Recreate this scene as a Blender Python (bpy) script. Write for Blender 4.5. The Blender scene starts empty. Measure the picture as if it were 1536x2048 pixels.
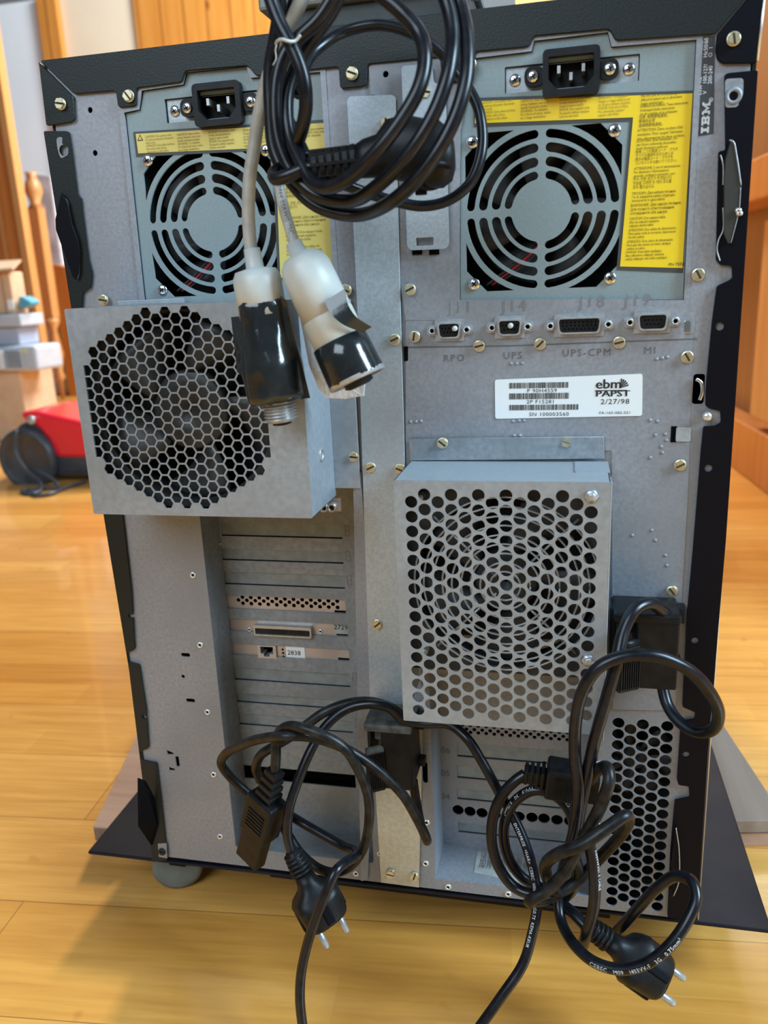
import bpy, bmesh, math, random
from mathutils import Vector, Matrix
V = Vector
random.seed(7)
sc = bpy.context.scene
COL = sc.collection
PI = math.pi

# ------------------------------------------------------------------ camera
F = 1630.15
CAM = V((0.33759647, -0.52372707, 0.46220466))
R = Matrix(((0.97540977, 0.21604179, -0.04360867),
            (0.01753736, -0.27331469, -0.96176479),
            (-0.21970028, 0.93735, -0.27038263)))      # world -> camera (x right, y down, z forward)
cd = bpy.data.cameras.new('camera'); cam = bpy.data.objects.new('camera', cd); COL.objects.link(cam)
cd.sensor_fit = 'HORIZONTAL'; cd.sensor_width = 36; cd.lens = F / 1536 * 36; cd.clip_start = 0.01
Rt = R.transposed()
M4 = Rt @ Matrix(((1, 0, 0), (0, -1, 0), (0, 0, -1)))
cam.matrix_world = Matrix.Translation(CAM) @ M4.to_4x4()
cd.dof.use_dof = True; cd.dof.focus_distance = 0.56; cd.dof.aperture_fstop = 11
sc.camera = cam
# ------------------------------------------------------------------ world, lights, exposure
FLOOR = -0.055
wd = bpy.data.worlds.new('world'); sc.world = wd; wd.use_nodes = True
bg = wd.node_tree.nodes['Background']; bg.inputs[0].default_value = (0.86, 0.93, 1.0, 1); bg.inputs[1].default_value = 0.14
def area(name, loc, target, sx, sy, power, col):
    l = bpy.data.lights.new(name, 'AREA'); l.shape = 'RECTANGLE'; l.size = sx; l.size_y = sy; l.energy = power; l.color = col
    o = bpy.data.objects.new(name, l); COL.objects.link(o); o.location = loc
    o.rotation_euler = (V(target) - V(loc)).to_track_quat('-Z', 'Y').to_euler(); return o
area('window_light_far', (-0.42, 3.6, 2.7), (0.0, 0.0, 0.0), 0.5, 0.7, 120, (1.0, 0.95, 0.86))
area('window_light_right', (2.5, -0.6, 1.8), (0.2, 0.2, 0.3), 0.8, 1.5, 125, (0.55, 0.80, 1.0))
area('fill_light_back', (0.6, 2.9, 2.7), (-2.4, 4.3, 0.9), 1.0, 1.0, 170, (0.80, 0.92, 1.0))  # added fill lamp that only brightens the background walls
area('window_light_near', (-0.6, -2.2, 1.9), (0.1, 0, 0.3), 1.6, 1.4, 42, (0.72, 0.87, 1.0))
sc.view_settings.view_transform = 'Standard'; sc.view_settings.look = 'None'
sc.view_settings.gamma = 1; sc.view_settings.use_curve_mapping = False; sc.view_settings.exposure = 0.2

# ------------------------------------------------------------------ pixel rays -> points in the place
def ray(x, y):
    return (Rt @ V(((x - 768) / F, (y - 1024) / F, 1))).normalized()
def onY(x, y, Y): d = ray(x, y); return CAM + d * ((Y - CAM.y) / d.y)
def onZ(x, y, Z): d = ray(x, y); return CAM + d * ((Z - CAM.z) / d.z)
def onX(x, y, X): d = ray(x, y); return CAM + d * ((X - CAM.x) / d.x)
def pt(x, y, w=0.0): return onY(x, y, -w)                 # w = height of the point above the rear panel
def xz(x, y, w=0.0): p = pt(x, y, w); return (p.x, p.z)
def P2(lst, w=0.0): return [xz(a, b, w) for a, b in lst]

# ------------------------------------------------------------------ materials
def mat(name, base, metal=0.0, rough=0.5, coat=0.0, spec=0.5):
    m = bpy.data.materials.new(name); m.use_nodes = True
    b = m.node_tree.nodes['Principled BSDF']
    b.inputs['Base Color'].default_value = (*base, 1); b.inputs['Metallic'].default_value = metal
    b.inputs['Roughness'].default_value = rough; b.inputs['Coat Weight'].default_value = coat
    b.inputs['Specular IOR Level'].default_value = spec
    return m
def nd(m, t, **kw):
    n = m.node_tree.nodes.new(t)
    for k, v in kw.items():
        if k in n.inputs: n.inputs[k].default_value = v
        else: setattr(n, k, v)
    return n
def lk(m, a, b): m.node_tree.links.new(a, b)
def noisy(name, c1, c2, scale=60, metal=0.0, rough=0.5, detail=4, bump=0.0, stretch=(1, 1, 1), rough2=None, lo=.35, hi=.65, scale2=None, c3=None, coat=0.0):
    m = mat(name, c1, metal, rough, coat); b = m.node_tree.nodes['Principled BSDF']
    tc = nd(m, 'ShaderNodeTexCoord'); mp = nd(m, 'ShaderNodeMapping'); mp.inputs['Scale'].default_value = stretch
    lk(m, tc.outputs['Object'], mp.inputs[0])
    n = nd(m, 'ShaderNodeTexNoise', Scale=scale, Detail=detail); lk(m, mp.outputs[0], n.inputs['Vector'])
    r = nd(m, 'ShaderNodeValToRGB'); r.color_ramp.elements[0].position = lo; r.color_ramp.elements[1].position = hi
    r.color_ramp.elements[0].color = (*c1, 1); r.color_ramp.elements[1].color = (*c2, 1)
    lk(m, n.outputs['Fac'], r.inputs[0]); out = r.outputs[0]
    if c3:
        n2 = nd(m, 'ShaderNodeTexNoise', Scale=scale2, Detail=3.0); lk(m, mp.outputs[0], n2.inputs['Vector'])
        r2 = nd(m, 'ShaderNodeValToRGB'); r2.color_ramp.elements[0].position = .45; r2.color_ramp.elements[1].position = .7
        r2.color_ramp.elements[0].color = (0, 0, 0, 1); r2.color_ramp.elements[1].color = (.8, .8, .8, 1)
        lk(m, n2.outputs['Fac'], r2.inputs[0])
        mx = nd(m, 'ShaderNodeMix', data_type='RGBA'); lk(m, r2.outputs[0], mx.inputs[0]); lk(m, out, mx.inputs[6]); mx.inputs[7].default_value = (*c3, 1)
        out = mx.outputs[2]
    lk(m, out, b.inputs['Base Color'])
    if rough2 is not None:
        mr = nd(m, 'ShaderNodeMapRange'); mr.inputs[3].default_value = rough; mr.inputs[4].default_value = rough2
        lk(m, n.outputs['Fac'], mr.inputs[0]); lk(m, mr.outputs[0], b.inputs['Roughness'])
    if bump:
        bp = nd(m, 'ShaderNodeBump', Strength=bump, Distance=0.0005); lk(m, n.outputs['Fac'], bp.inputs['Height']); lk(m, bp.outputs[0], b.inputs['Normal'])
    return m
GALV = noisy('galvanised_steel', (.275, .285, .315), (.335, .345, .375), 420, .4, .46, 5, .15, rough2=.58, scale2=9, c3=(.235, .245, .265))
GALV_D = noisy('dull_zinc_sheet', (.235, .255, .275), (.31, .33, .35), 260, .35, .5, 5, .12, rough2=.62, scale2=22, c3=(.20, .215, .22))
GALV_B = noisy('bright_zinc_strip', (.40, .455, .49), (.48, .535, .575), 500, .5, .38, 5, .2, rough2=.52, scale2=7, c3=(.38, .41, .44))
GALV_Y = noisy('yellow_passivated_zinc', (.50, .47, .38), (.60, .57, .47), 300, .45, .45, 5, .2)
BOXM = noisy('brushed_fan_cover_steel', (.33, .36, .395), (.39, .425, .46), 260, .45, .38, 5, .08, rough2=.5, scale2=14, c3=(.29, .31, .335))
PSUM = noisy('grey_green_psu_paint', (.225, .285, .295), (.25, .31, .32), 700, 0.1, .5, 2)
BLK = noisy('black_powder_coat', (.009, .0125, .012), (.014, .018, .0175), 900, 0, .42, 2, .25)
BLK_S = mat('satin_black_frame', (.003, .003, .006), 0, .42, spec=.15)
PLAS = noisy('black_moulded_plastic', (.005, .005, .006), (.011, .011, .012), 120, 0, .42, 4, .05)
DUST = noisy('dusty_black_plastic', (.03, .03, .027), (.14, .14, .12), 90, 0, .8, 6, .3)
RUB = noisy('black_cable_sheath', (.003, .0035, .006), (.008, .009, .013), 160, 0, .24, 5, .05, rough2=.36, coat=.08)
RUB_D = noisy('dusty_cable_sheath', (.006, .006, .007), (.034, .032, .028), 130, 0, .36, 6, .1, lo=.4, hi=.8)
GREYC = noisy('grey_cable_sheath', (.34, .33, .29), (.50, .49, .45), 80, 0, .45, 5, .05)
BEIGE = noisy('beige_connector_shell', (.50, .48, .40), (.58, .56, .48), 50, 0, .4)
IVORY = noisy('ivory_cap', (.50, .52, .50), (.58, .60, .57), 50, 0, .4)
TAPE = noisy('shiny_black_tape', (.008, .010, .012), (.018, .022, .022), 60, 0, .16, 4, 1.2, coat=.4)
VELC = noisy('white_velcro', (.55, .57, .60), (.75, .77, .80), 900, 0, .9, 2, .6, (1, 1, .1))
CHR = mat('chrome', (.75, .75, .76), 1, .16)
COVZ = noisy('cover_zinc', (.20, .235, .25), (.26, .30, .315), 120, .3, .5)
STEEL = noisy('nickel', (.42, .43, .44), (.52, .53, .54), 300, .6, .28, 4, rough2=.42)
BRASS = noisy('brass_zinc_screw', (.60, .52, .34), (.74, .66, .46), 300, .9, .3, 4, rough2=.45)
RIVM = mat('rivet', (.78, .78, .76), .8, .32)
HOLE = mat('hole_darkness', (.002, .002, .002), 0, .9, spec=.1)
def lowspec(m, v): m.node_tree.nodes['Principled BSDF'].inputs['Specular IOR Level'].default_value = v; return m
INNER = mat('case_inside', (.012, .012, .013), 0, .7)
FANM = noisy('fan_black', (.02, .021, .021), (.05, .05, .05), 60, 0, .5)
lowspec(BLK, .3); lowspec(PLAS, .25); lowspec(RUB_D, .3); lowspec(RUB, .38)
YEL_R = noisy('yellow_label', (.86, .60, .015), (.90, .64, .02), 60, 0, .4)
YEL_L = noisy('faded_yellow_label', (.66, .53, .12), (.72, .58, .16), 60, 0, .45)
LBORD = mat('label_border', (.055, .06, .06), 0, .5)
INK = mat('ink', (.015, .015, .015), 0, .6)
INK_Y = mat('print_on_yellow', (.09, .065, .01), 0, .6)
INK_G = mat('faded_ink', (.30, .22, .03), 0, .6)
STAMP = mat('stamped_shade', (.13, .13, .14), .3, .6)
EMB = mat('embossed_shade', (.24, .24, .255), .5, .5)
WHITE = mat('white_label', (.80, .82, .82), 0, .4)
WINK = mat('white_print', (.75, .76, .78), 0, .5)
IBMBG = mat('dark_grey_label', (.05, .053, .058), 0, .4)
COPP = noisy('brownish_card_bracket', (.44, .37, .33), (.52, .44, .40), 60, .35, .35)
STICK = noisy('grey_sticker', (.30, .30, .28), (.40, .40, .37), 80, 0, .6)
WHEEL = noisy('grey_rubber_wheel', (.15, .17, .155), (.20, .22, .20), 60, 0, .6)
DEVG = noisy('grey_device_plastic', (.20, .215, .21), (.23, .245, .24), 500, 0, .55, 2, .2)
RED = mat('glossy_red', (.75, .012, .03), 0, .22, .5)
ANTH = noisy('anthracite_plastic', (.035, .042, .052), (.05, .058, .07), 30, 0, .38)
CARD = noisy('cardboard', (.55, .36, .22), (.62, .42, .27), 20, 0, .8)
CRTG = noisy('pale_grey_plastic', (.42, .46, .52), (.48, .52, .58), 20, 0, .5)
BLUEP = mat('blue_cloth', (.10, .33, .45), 0, .8)
WALLM = noisy('white_plaster', (.80, .89, .96), (.84, .92, .98), 3, 0, .9)
CREAM = noisy('cream_plaster', (.80, .68, .50), (.84, .72, .54), 3, 0, .9)
REDW = mat('red_wire', (.5, .02, .03), 0, .4)

def wood(name, c1, c2, scale=6, stretch=(1, 1, .06), rough=.4, plank=None, axis='x', knots=True, seam=(.25, .08, .015), coat=0.0):
    m = mat(name, c1, 0, rough, coat); b = m.node_tree.nodes['Principled BSDF']
    tc = nd(m, 'ShaderNodeTexCoord'); mp = nd(m, 'ShaderNodeMapping'); mp.inputs['Scale'].default_value = stretch
    lk(m, tc.outputs['Object'], mp.inputs[0])
    n = nd(m, 'ShaderNodeTexNoise', Scale=scale * 6, Detail=6.0, Distortion=.6); lk(m, mp.outputs[0], n.inputs['Vector'])
    r = nd(m, 'ShaderNodeValToRGB'); r.color_ramp.elements[0].position = .3; r.color_ramp.elements[1].position = .7
    r.color_ramp.elements[0].color = (*c1, 1); r.color_ramp.elements[1].color = (*c2, 1); lk(m, n.outputs['Fac'], r.inputs[0])
    out = r.outputs[0]
    if knots:
        vo = nd(m, 'ShaderNodeTexVoronoi', Scale=3.2); mk = nd(m, 'ShaderNodeMapping'); mk.inputs['Scale'].default_value = (1.6, 1.6, .7)
        lk(m, tc.outputs['Object'], mk.inputs[0]); lk(m, mk.outputs[0], vo.inputs['Vector'])
        kr = nd(m, 'ShaderNodeValToRGB'); kr.color_ramp.elements[0].position = .03; kr.color_ramp.elements[1].position = .085
        kr.color_ramp.elements[0].color = (1, 1, 1, 1); kr.color_ramp.elements[1].color = (0, 0, 0, 1)
        lk(m, vo.outputs['Distance'], kr.inputs[0])
        mx = nd(m, 'ShaderNodeMix', data_type='RGBA'); lk(m, kr.outputs[0], mx.inputs[0]); lk(m, out, mx.inputs[6])
        mx.inputs[7].default_value = (c1[0] * .35, c1[1] * .25, c1[2] * .25, 1); out = mx.outputs[2]
    if plank:
        sx = nd(m, 'ShaderNodeSeparateXYZ'); lk(m, tc.outputs['Object'], sx.inputs[0])
        dv = nd(m, 'ShaderNodeMath', operation='DIVIDE'); lk(m, sx.outputs['XYZ'.index(axis.upper())], dv.inputs[0]); dv.inputs[1].default_value = plank
        fr = nd(m, 'ShaderNodeMath', operation='FRACT'); lk(m, dv.outputs[0], fr.inputs[0])
        lt = nd(m, 'ShaderNodeMath', operation='LESS_THAN'); lk(m, fr.outputs[0], lt.inputs[0]); lt.inputs[1].default_value = .055
        mx = nd(m, 'ShaderNodeMix', data_type='RGBA'); lk(m, lt.outputs[0], mx.inputs[0]); lk(m, out, mx.inputs[6]); mx.inputs[7].default_value = (*seam, 1)
        out = mx.outputs[2]
    lk(m, out, b.inputs['Base Color'])
    return m
PINE = wood('varnished_pine', (.58, .215, .032), (.72, .31, .06), 5, plank=.137, axis='x')
PINE2 = wood('orange_pine', (.42, .13, .022), (.56, .20, .04), 5)
PINE3 = wood('pale_pine_trim', (.45, .20, .06), (.56, .28, .10), 5)
BRWN = wood('brown_stained_wood', (.13, .045, .018), (.18, .065, .025), 5, knots=False)
SLABW = wood('weathered_board', (.36, .20, .13), (.52, .33, .23), 8, (.06, 1, 1), .7, knots=False)
SLABR = wood('grey_weathered_board', (.22, .15, .11), (.32, .24, .19), 8, (1, .06, 1), .6, knots=False)

# laminated maple floor: boards 115 mm wide turned 5.5 degrees
FLM = mat('maple_floor', (.7, .4, .15), 0, .22, .25)
def floor_mat():
    m = FLM; b = m.node_tree.nodes['Principled BSDF']
    tc = nd(m, 'ShaderNodeTexCoord'); mp = nd(m, 'ShaderNodeMapping'); mp.inputs['Rotation'].default_value = (0, 0, math.radians(-5.5))
    mp.inputs['Location'].default_value = (0.13, -0.0067 + .115 * 4, 0)
    lk(m, tc.outputs['Object'], mp.inputs[0])
    def brick(wd_, rh, mort, off, c1, c2, mc):
        k = nd(m, 'ShaderNodeTexBrick', offset=off, offset_frequency=2, squash=1.0)
        for s, v in (('Scale', 1.0), ('Mortar Size', mort), ('Mortar Smooth', .3), ('Bias', 0.0), ('Brick Width', wd_), ('Row Height', rh)): k.inputs[s].default_value = v
        k.inputs['Color1'].default_value = (*c1, 1); k.inputs['Color2'].default_value = (*c2, 1); k.inputs['Mortar'].default_value = (*mc, 1)
        lk(m, mp.outputs[0], k.inputs['Vector']); return k
    k1 = brick(1.7, .115, .0006, .37, (.74, .345, .072), (.86, .455, .118), (.42, .19, .05))
    k2 = brick(.43, .0575, .0001, .31, (.86, .80, .72), (1, 1, 1), (.9, .86, .78))
    mx = nd(m, 'ShaderNodeMix', data_type='RGBA', blend_type='MULTIPLY'); mx.inputs[0].default_value = .9
    lk(m, k1.outputs[0], mx.inputs[6]); lk(m, k2.outputs[0], mx.inputs[7])
    m2 = nd(m, 'ShaderNodeMapping'); m2.inputs['Scale'].default_value = (1, 14, 1); lk(m, mp.outputs[0], m2.inputs[0])
    n = nd(m, 'ShaderNodeTexNoise', Scale=9.0, Detail=7.0, Distortion=.4); lk(m, m2.outputs[0], n.inputs['Vector'])
    r = nd(m, 'ShaderNodeValToRGB'); r.color_ramp.elements[0].position = .25; r.color_ramp.elements[1].position = .7
    r.color_ramp.elements[0].color = (.74, .66, .55, 1); r.color_ramp.elements[1].color = (1.05, 1.05, 1.02, 1); lk(m, n.outputs['Fac'], r.inputs[0])
    mx2 = nd(m, 'ShaderNodeMix', data_type='RGBA', blend_type='MULTIPLY'); mx2.inputs[0].default_value = .75
    lk(m, mx.outputs[2], mx2.inputs[6]); lk(m, r.outputs[0], mx2.inputs[7])
    n3 = nd(m, 'ShaderNodeTexNoise', Scale=26.0, Detail=2.0); lk(m, mp.outputs[0], n3.inputs['Vector'])
    r3 = nd(m, 'ShaderNodeValToRGB'); r3.color_ramp.elements[0].position = .70; r3.color_ramp.elements[1].position = .78
    r3.color_ramp.elements[0].color = (1, 1, 1, 1); r3.color_ramp.elements[1].color = (.70, .55, .42, 1); lk(m, n3.outputs['Fac'], r3.inputs[0])
    mx3 = nd(m, 'ShaderNodeMix', data_type='RGBA', blend_type='MULTIPLY'); mx3.inputs[0].default_value = .6
    lk(m, mx2.outputs[2], mx3.inputs[6]); lk(m, r3.outputs[0], mx3.inputs[7])
    lk(m, mx3.outputs[2], b.inputs['Base Color'])
floor_mat()

# ------------------------------------------------------------------ object helpers
WORLD = {}
def put(name, data, parent=None, M=None, label=None, cat=None, group=None, kind=None):
    o = bpy.data.objects.new(name, data); COL.objects.link(o)
    M = M or Matrix.Identity(4); WORLD[o.name] = M
    if parent is not None:
        o.parent = parent; o.matrix_parent_inverse = WORLD[parent.name].inverted()
    o.matrix_basis = M
    for k, v in (('label', label), ('category', cat), ('group', group), ('kind', kind)):
        if v: o[k] = v
    return o
def empty(name, loc, label, cat, group=None):
    o = put(name, None, None, Matrix.Translation(V(loc)), label, cat, group); o.empty_display_size = .05; return o

class MB:
    """collects shapes of ONE part and links them as one mesh object"""
    def __init__(s): s.v = []; s.f = []; s.m = []; s.sm = []; s.mi = 0; s.smooth = False
    def add(s, vs, fs):
        b = len(s.v); s.v += [V(p) for p in vs]
        for f in fs: s.f.append([b + i for i in f]); s.m.append(s.mi); s.sm.append(s.smooth)
        return s
    def box(s, x0, x1, y0, y1, z0, z1, M=None):
        c = [V((x, y, z)) for x in (x0, x1) for y in (y0, y1) for z in (z0, z1)]
        if M: c = [M @ p for p in c]
        return s.add(c, [(0, 1, 3, 2), (4, 6, 7, 5), (0, 4, 5, 1), (2, 3, 7, 6), (0, 2, 6, 4), (1, 5, 7, 3)])
    def prism(s, pts, z0, z1, M=None):             # polygon in local xy, extruded in z
        n = len(pts); c = [V((x, y, z0)) for x, y in pts] + [V((x, y, z1)) for x, y in pts]
        if M: c = [M @ p for p in c]
        return s.add(c, [tuple(range(n))[::-1], tuple(range(n, 2 * n))] + [(i, (i + 1) % n, n + (i + 1) % n, n + i) for i in range(n)])
    def loft(s, rings, cap=True):
        n = len(rings[0]); c = [p for r in rings for p in r]; fs = []
        for k in range(len(rings) - 1):
            for i in range(n): fs.append((k * n + i, k * n + (i + 1) % n, (k + 1) * n + (i + 1) % n, (k + 1) * n + i))
        if cap: fs += [tuple(range(n))[::-1], tuple(range((len(rings) - 1) * n, len(rings) * n))]
        return s.add(c, fs)
    def lathe(s, prof, M=None, n=24, cap=True):    # prof (r, h) about local z
        rs = [[V((r * math.cos(2 * PI * i / n), r * math.sin(2 * PI * i / n), h)) for i in range(n)] for r, h in prof]
        if M: rs = [[M @ p for p in q] for q in rs]
        sm = s.smooth; s.smooth = True; s.loft(rs, cap); s.smooth = sm; return s
    def tube(s, pts, r, n=12, closed=False):
        fr = frames(pts); sm = s.smooth; s.smooth = True
        rr = r if callable(r) else (lambda t: r)
        N = len(pts)
        rings = [[p + (u * math.cos(2 * PI * i / n) + w * math.sin(2 * PI * i / n)) * rr(k / (N - 1)) for i in range(n)] for k, (p, t, u, w) in enumerate(fr)]
        s.loft(rings, True); s.smooth = sm; return s
    def build(s, name, mats, parent=None, M=None, bevel=0, **kw):
        me = bpy.data.meshes.new(name); me.from_pydata([tuple(p) for p in s.v], [], s.f)
        for x in (mats if isinstance(mats, (list, tuple)) else [mats]): me.materials.append(x)
        me.polygons.foreach_set('material_index', s.m); me.polygons.foreach_set('use_smooth', s.sm)
        bm = bmesh.new(); bm.from_mesh(me); bmesh.ops.recalc_face_normals(bm, faces=bm.faces)
        bm.to_mesh(me); bm.free(); me.update()
        o = put(name, me, parent, M, **kw)
        if bevel:
            md = o.modifiers.new('bevel', 'BEVEL'); md.width = bevel; md.segments = 2; md.limit_method = 'ANGLE'; md.angle_limit = math.radians(40)
        return o
def frames(pts):
    n = len(pts); T = []
    for i in range(n):
        T.append((pts[min(i + 1, n - 1)] - pts[max(i - 1, 0)]).normalized())
    u = T[0].orthogonal().normalized(); out = []
    for i in range(n):
        u = (u - T[i] * u.dot(T[i])).normalized(); out.append((pts[i], T[i], u, T[i].cross(u)))
    return out
def spline(ctrl, per=10):
    c = [V(p) for p in ctrl]; out = []
    for i in range(len(c) - 1):
        p0 = c[i - 1] if i else c[0] * 2 - c[1]; p1 = c[i]; p2 = c[i + 1]; p3 = c[i + 2] if i + 2 < len(c) else c[-1] * 2 - c[-2]
        t0 = 0; t1 = t0 + max((p1 - p0).length, 1e-5) ** .5; t2 = t1 + max((p2 - p1).length, 1e-5) ** .5; t3 = t2 + max((p3 - p2).length, 1e-5) ** .5
        for k in range(per):
            t = t1 + (t2 - t1) * k / per
            a1 = p0 * ((t1 - t) / (t1 - t0)) + p1 * ((t - t0) / (t1 - t0)); a2 = p1 * ((t2 - t) / (t2 - t1)) + p2 * ((t - t1) / (t2 - t1))
            a3 = p2 * ((t3 - t) / (t3 - t2)) + p3 * ((t - t2) / (t3 - t2))
            b1 = a1 * ((t2 - t) / (t2 - t0)) + a2 * ((t - t0) / (t2 - t0)); b2 = a2 * ((t3 - t) / (t3 - t1)) + a3 * ((t - t1) / (t3 - t1))
            out.append(b1 * ((t2 - t) / (t2 - t1)) + b2 * ((t - t1) / (t2 - t1)))
    out.append(c[-1]); return out
PANEL = Matrix(((1, 0, 0, 0), (0, 0, -1, 0), (0, 1, 0, 0), (0, 0, 0, 1)))     # local x,y,z -> X, Z, out of the panel
def at_panel(x, z, w): return Matrix.Translation((x, -w, z)) @ PANEL
def rnd(pts, r, seg=4):
    if not isinstance(r, (list, tuple)): r = [r] * len(pts)
    out = []; n = len(pts)
    for i in range(n):
        p = V(pts[i]); a = V(pts[i - 1]) - p; b = V(pts[(i + 1) % n]) - p; rr = min(r[i], a.length * .45, b.length * .45)
        if rr < 1e-6: out.append(tuple(p)); continue
        A = p + a.normalized() * rr; B = p + b.normalized() * rr
        for k in range(seg + 1):
            t = k / seg; q = A * (1 - t) ** 2 + p * 2 * t * (1 - t) + B * t * t; out.append(tuple(q))
    return out
def circ(x, z, r, n=20, a0=0): return [(x + r * math.cos(a0 + 2 * PI * i / n), z + r * math.sin(a0 + 2 * PI * i / n)) for i in range(n)]
def rect(x0, z0, x1, z1): return [(x0, z0), (x1, z0), (x1, z1), (x0, z1)]
def prect(x0, y0, x1, y1, w=0):
    a = xz(x0, y0, w); b = xz(x1, y1, w); return rect(min(a[0], b[0]), min(a[1], b[1]), max(a[0], b[0]), max(a[1], b[1]))
def inside(p, poly):
    c = False; x, y = p; n = len(poly); j = n - 1
    for i in range(n):
        xi, yi = poly[i]; xj, yj = poly[j]
        if (yi > y) != (yj > y) and x < (xj - xi) * (y - yi) / (yj - yi) + xi: c = not c
        j = i
    return c
from mathutils.geometry import delaunay_2d_cdt
def clean(loop):
    out = []
    for p in loop:
        if not out or (p[0] - out[-1][0]) ** 2 + (p[1] - out[-1][1]) ** 2 > 1e-10: out.append((p[0], p[1]))
    if (out[0][0] - out[-1][0]) ** 2 + (out[0][1] - out[-1][1]) ** 2 < 1e-10: out.pop()
    return out
def sheet_mesh(outer, holes, thick, bevel=0.0):
    if not holes and bevel > 0:
        cu = bpy.data.curves.new('c', 'CURVE'); cu.dimensions = '2D'; cu.fill_mode = 'BOTH'
        cu.extrude = max(thick / 2 - bevel, 0); cu.bevel_depth = bevel; cu.bevel_resolution = 0; cu.offset = -bevel
        sp = cu.splines.new('POLY'); sp.points.add(len(outer) - 1); sp.use_cyclic_u = True
        for i, (a, b) in enumerate(outer): sp.points[i].co = (a, b, 0, 1)
        o = bpy.data.objects.new('c', cu); COL.objects.link(o)
        me = bpy.data.meshes.new_from_object(o.evaluated_get(bpy.context.evaluated_depsgraph_get()))
        bpy.data.objects.remove(o); bpy.data.curves.remove(cu)
        for v in me.vertices: v.co.z -= thick / 2                   # front face at local z = 0
        return me
    loops = [clean(outer)] + [clean(h) for h in holes]; vs = []; es = []; S = 100.0
    for l in loops:
        b0 = len(vs); n = len(l); vs += [V((p[0] * S, p[1] * S)) for p in l]; es += [(b0 + i, b0 + (i + 1) % n) for i in range(n)]
    ov, oe, of, _, _, _ = delaunay_2d_cdt(vs, es, [], 0, 1e-6)
    boxes = [(min(p[0] for p in l), max(p[0] for p in l), min(p[1] for p in l), max(p[1] for p in l)) for l in loops]
    fs = []
    for f in of:
        c = (sum(ov[i].x for i in f) / len(f) / S, sum(ov[i].y for i in f) / len(f) / S)
        if not inside(c, loops[0]): continue
        if any(bx[0] <= c[0] <= bx[1] and bx[2] <= c[1] <= bx[3] and inside(c, l) for bx, l in zip(boxes[1:], loops[1:])): continue
        fs.append(list(f))
    used = sorted({i for f in fs for i in f}); ix = {k: i for i, k in enumerate(used)}; n = len(used)
    vv = [(ov[k].x / S, ov[k].y / S, 0) for k in used] + [(ov[k].x / S, ov[k].y / S, -thick) for k in used]
    fs = [[ix[i] for i in f] for f in fs]
    for f in fs:
        A = sum(vv[f[i]][0] * vv[f[(i + 1) % len(f)]][1] - vv[f[(i + 1) % len(f)]][0] * vv[f[i]][1] for i in range(len(f)))
        if A < 0: f.reverse()
    cnt = {(f[i], f[(i + 1) % len(f)]) for f in fs for i in range(len(f))}
    side = [(b_, a_, a_ + n, b_ + n) for a_, b_ in cnt if (b_, a_) not in cnt]
    me = bpy.data.meshes.new('s'); me.from_pydata(vv, [], fs + [[i + n for i in reversed(f)] for f in fs] + [list(q) for q in side]); me.update()
    return me
def sheet(name, outer, w, thick, m, parent, holes=(), bevel=0.0, base=None, **kw):
    me = sheet_mesh(outer, holes, thick, bevel); me.materials.clear(); me.materials.append(m)
    T = base or Matrix.Translation((0, -w, 0)) @ PANEL
    me.transform(T); return put(name, me, parent, **kw)
def text_mesh(s, size, align='LEFT', space=1.0, line=1.0):
    cu = bpy.data.curves.new('t', 'FONT'); cu.body = s; cu.size = size; cu.align_x = align; cu.space_character = space; cu.space_line = line; cu.resolution_u = 2
    o = bpy.data.objects.new('t', cu); COL.objects.link(o)
    me = bpy.data.meshes.new_from_object(o.evaluated_get(bpy.context.evaluated_depsgraph_get()))
    bpy.data.objects.remove(o); bpy.data.curves.remove(cu); return me
def text(name, s, x, z, w, size, m, parent, rot=0, align='LEFT', space=1.0, line=1.0, sx=1.0, base=None):
    me = text_mesh(s, size, align, space, line); me.materials.clear(); me.materials.append(m)
    T = (base or at_panel(x, z, w + .00025)) @ Matrix.Rotation(rot, 4, 'Z') @ Matrix.Scale(sx, 4, (1, 0, 0))
    me.transform(T); return put(name, me, parent)
def ptext(name, s, px, py, w, size, m, parent, **kw):
    a = xz(px, py, w); return text(name, s, a[0], a[1], w, size, m, parent, **kw)

# screws -------------------------------------------------------------------------------------------------
def clip(poly, a, b, c):                           # keep a*x + b*y >= c
    out = []
    for i in range(len(poly)):
        p, q = poly[i], poly[(i + 1) % len(poly)]; dp = a * p[0] + b * p[1] - c; dq = a * q[0] + b * q[1] - c
        if dp >= 0: out.append(p)
        if dp * dq < 0: t = dp / (dp - dq); out.append((p[0] + t * (q[0] - p[0]), p[1] + t * (q[1] - p[1])))
    return out
def tmp_mesh(mb, name, mats):
    o = mb.build(name, mats); me = o.data; bpy.data.objects.remove(o); return me
b = MB(); b.lathe([(.0044, 0), (.0044, .0006), (.0040, .0010)], n=24)
hx = circ(0, 0, .0039, 6)
for sgn in (1, -1): b.prism(clip(hx, 0, sgn, .00075), .0009, .0030)
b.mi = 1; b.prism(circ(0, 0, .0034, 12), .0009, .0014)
SCREW = tmp_mesh(b, 'slotted_hex_screw', [BRASS, mat('slot_shade', (.10, .08, .05), .5, .6)])  # slot floor in a darker colour: the shade inside the slot is painted
b = MB(); b.lathe([(.0034, 0), (.0034, .0006), (.0029, .0012), (.0016, .0015), (0.0001, .0016)], n=24, cap=False); b.mi = 1
for a in (0, PI / 2): b.box(-.0016, .0016, -.00032, .00032, .0010, .00172, Matrix.Rotation(a + .5, 4, 'Z'))  # dark bars paint the shade of the cross recess
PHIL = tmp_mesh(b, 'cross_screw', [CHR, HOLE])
b = MB(); b.lathe([(.0031, 0), (.0029, .0007), (.0022, .0011), (.0014, .0009), (.0012, .0002)], n=20, cap=False); b.mi = 1; b.prism(circ(0, 0, .00125, 12), 0, .0004)
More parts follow.
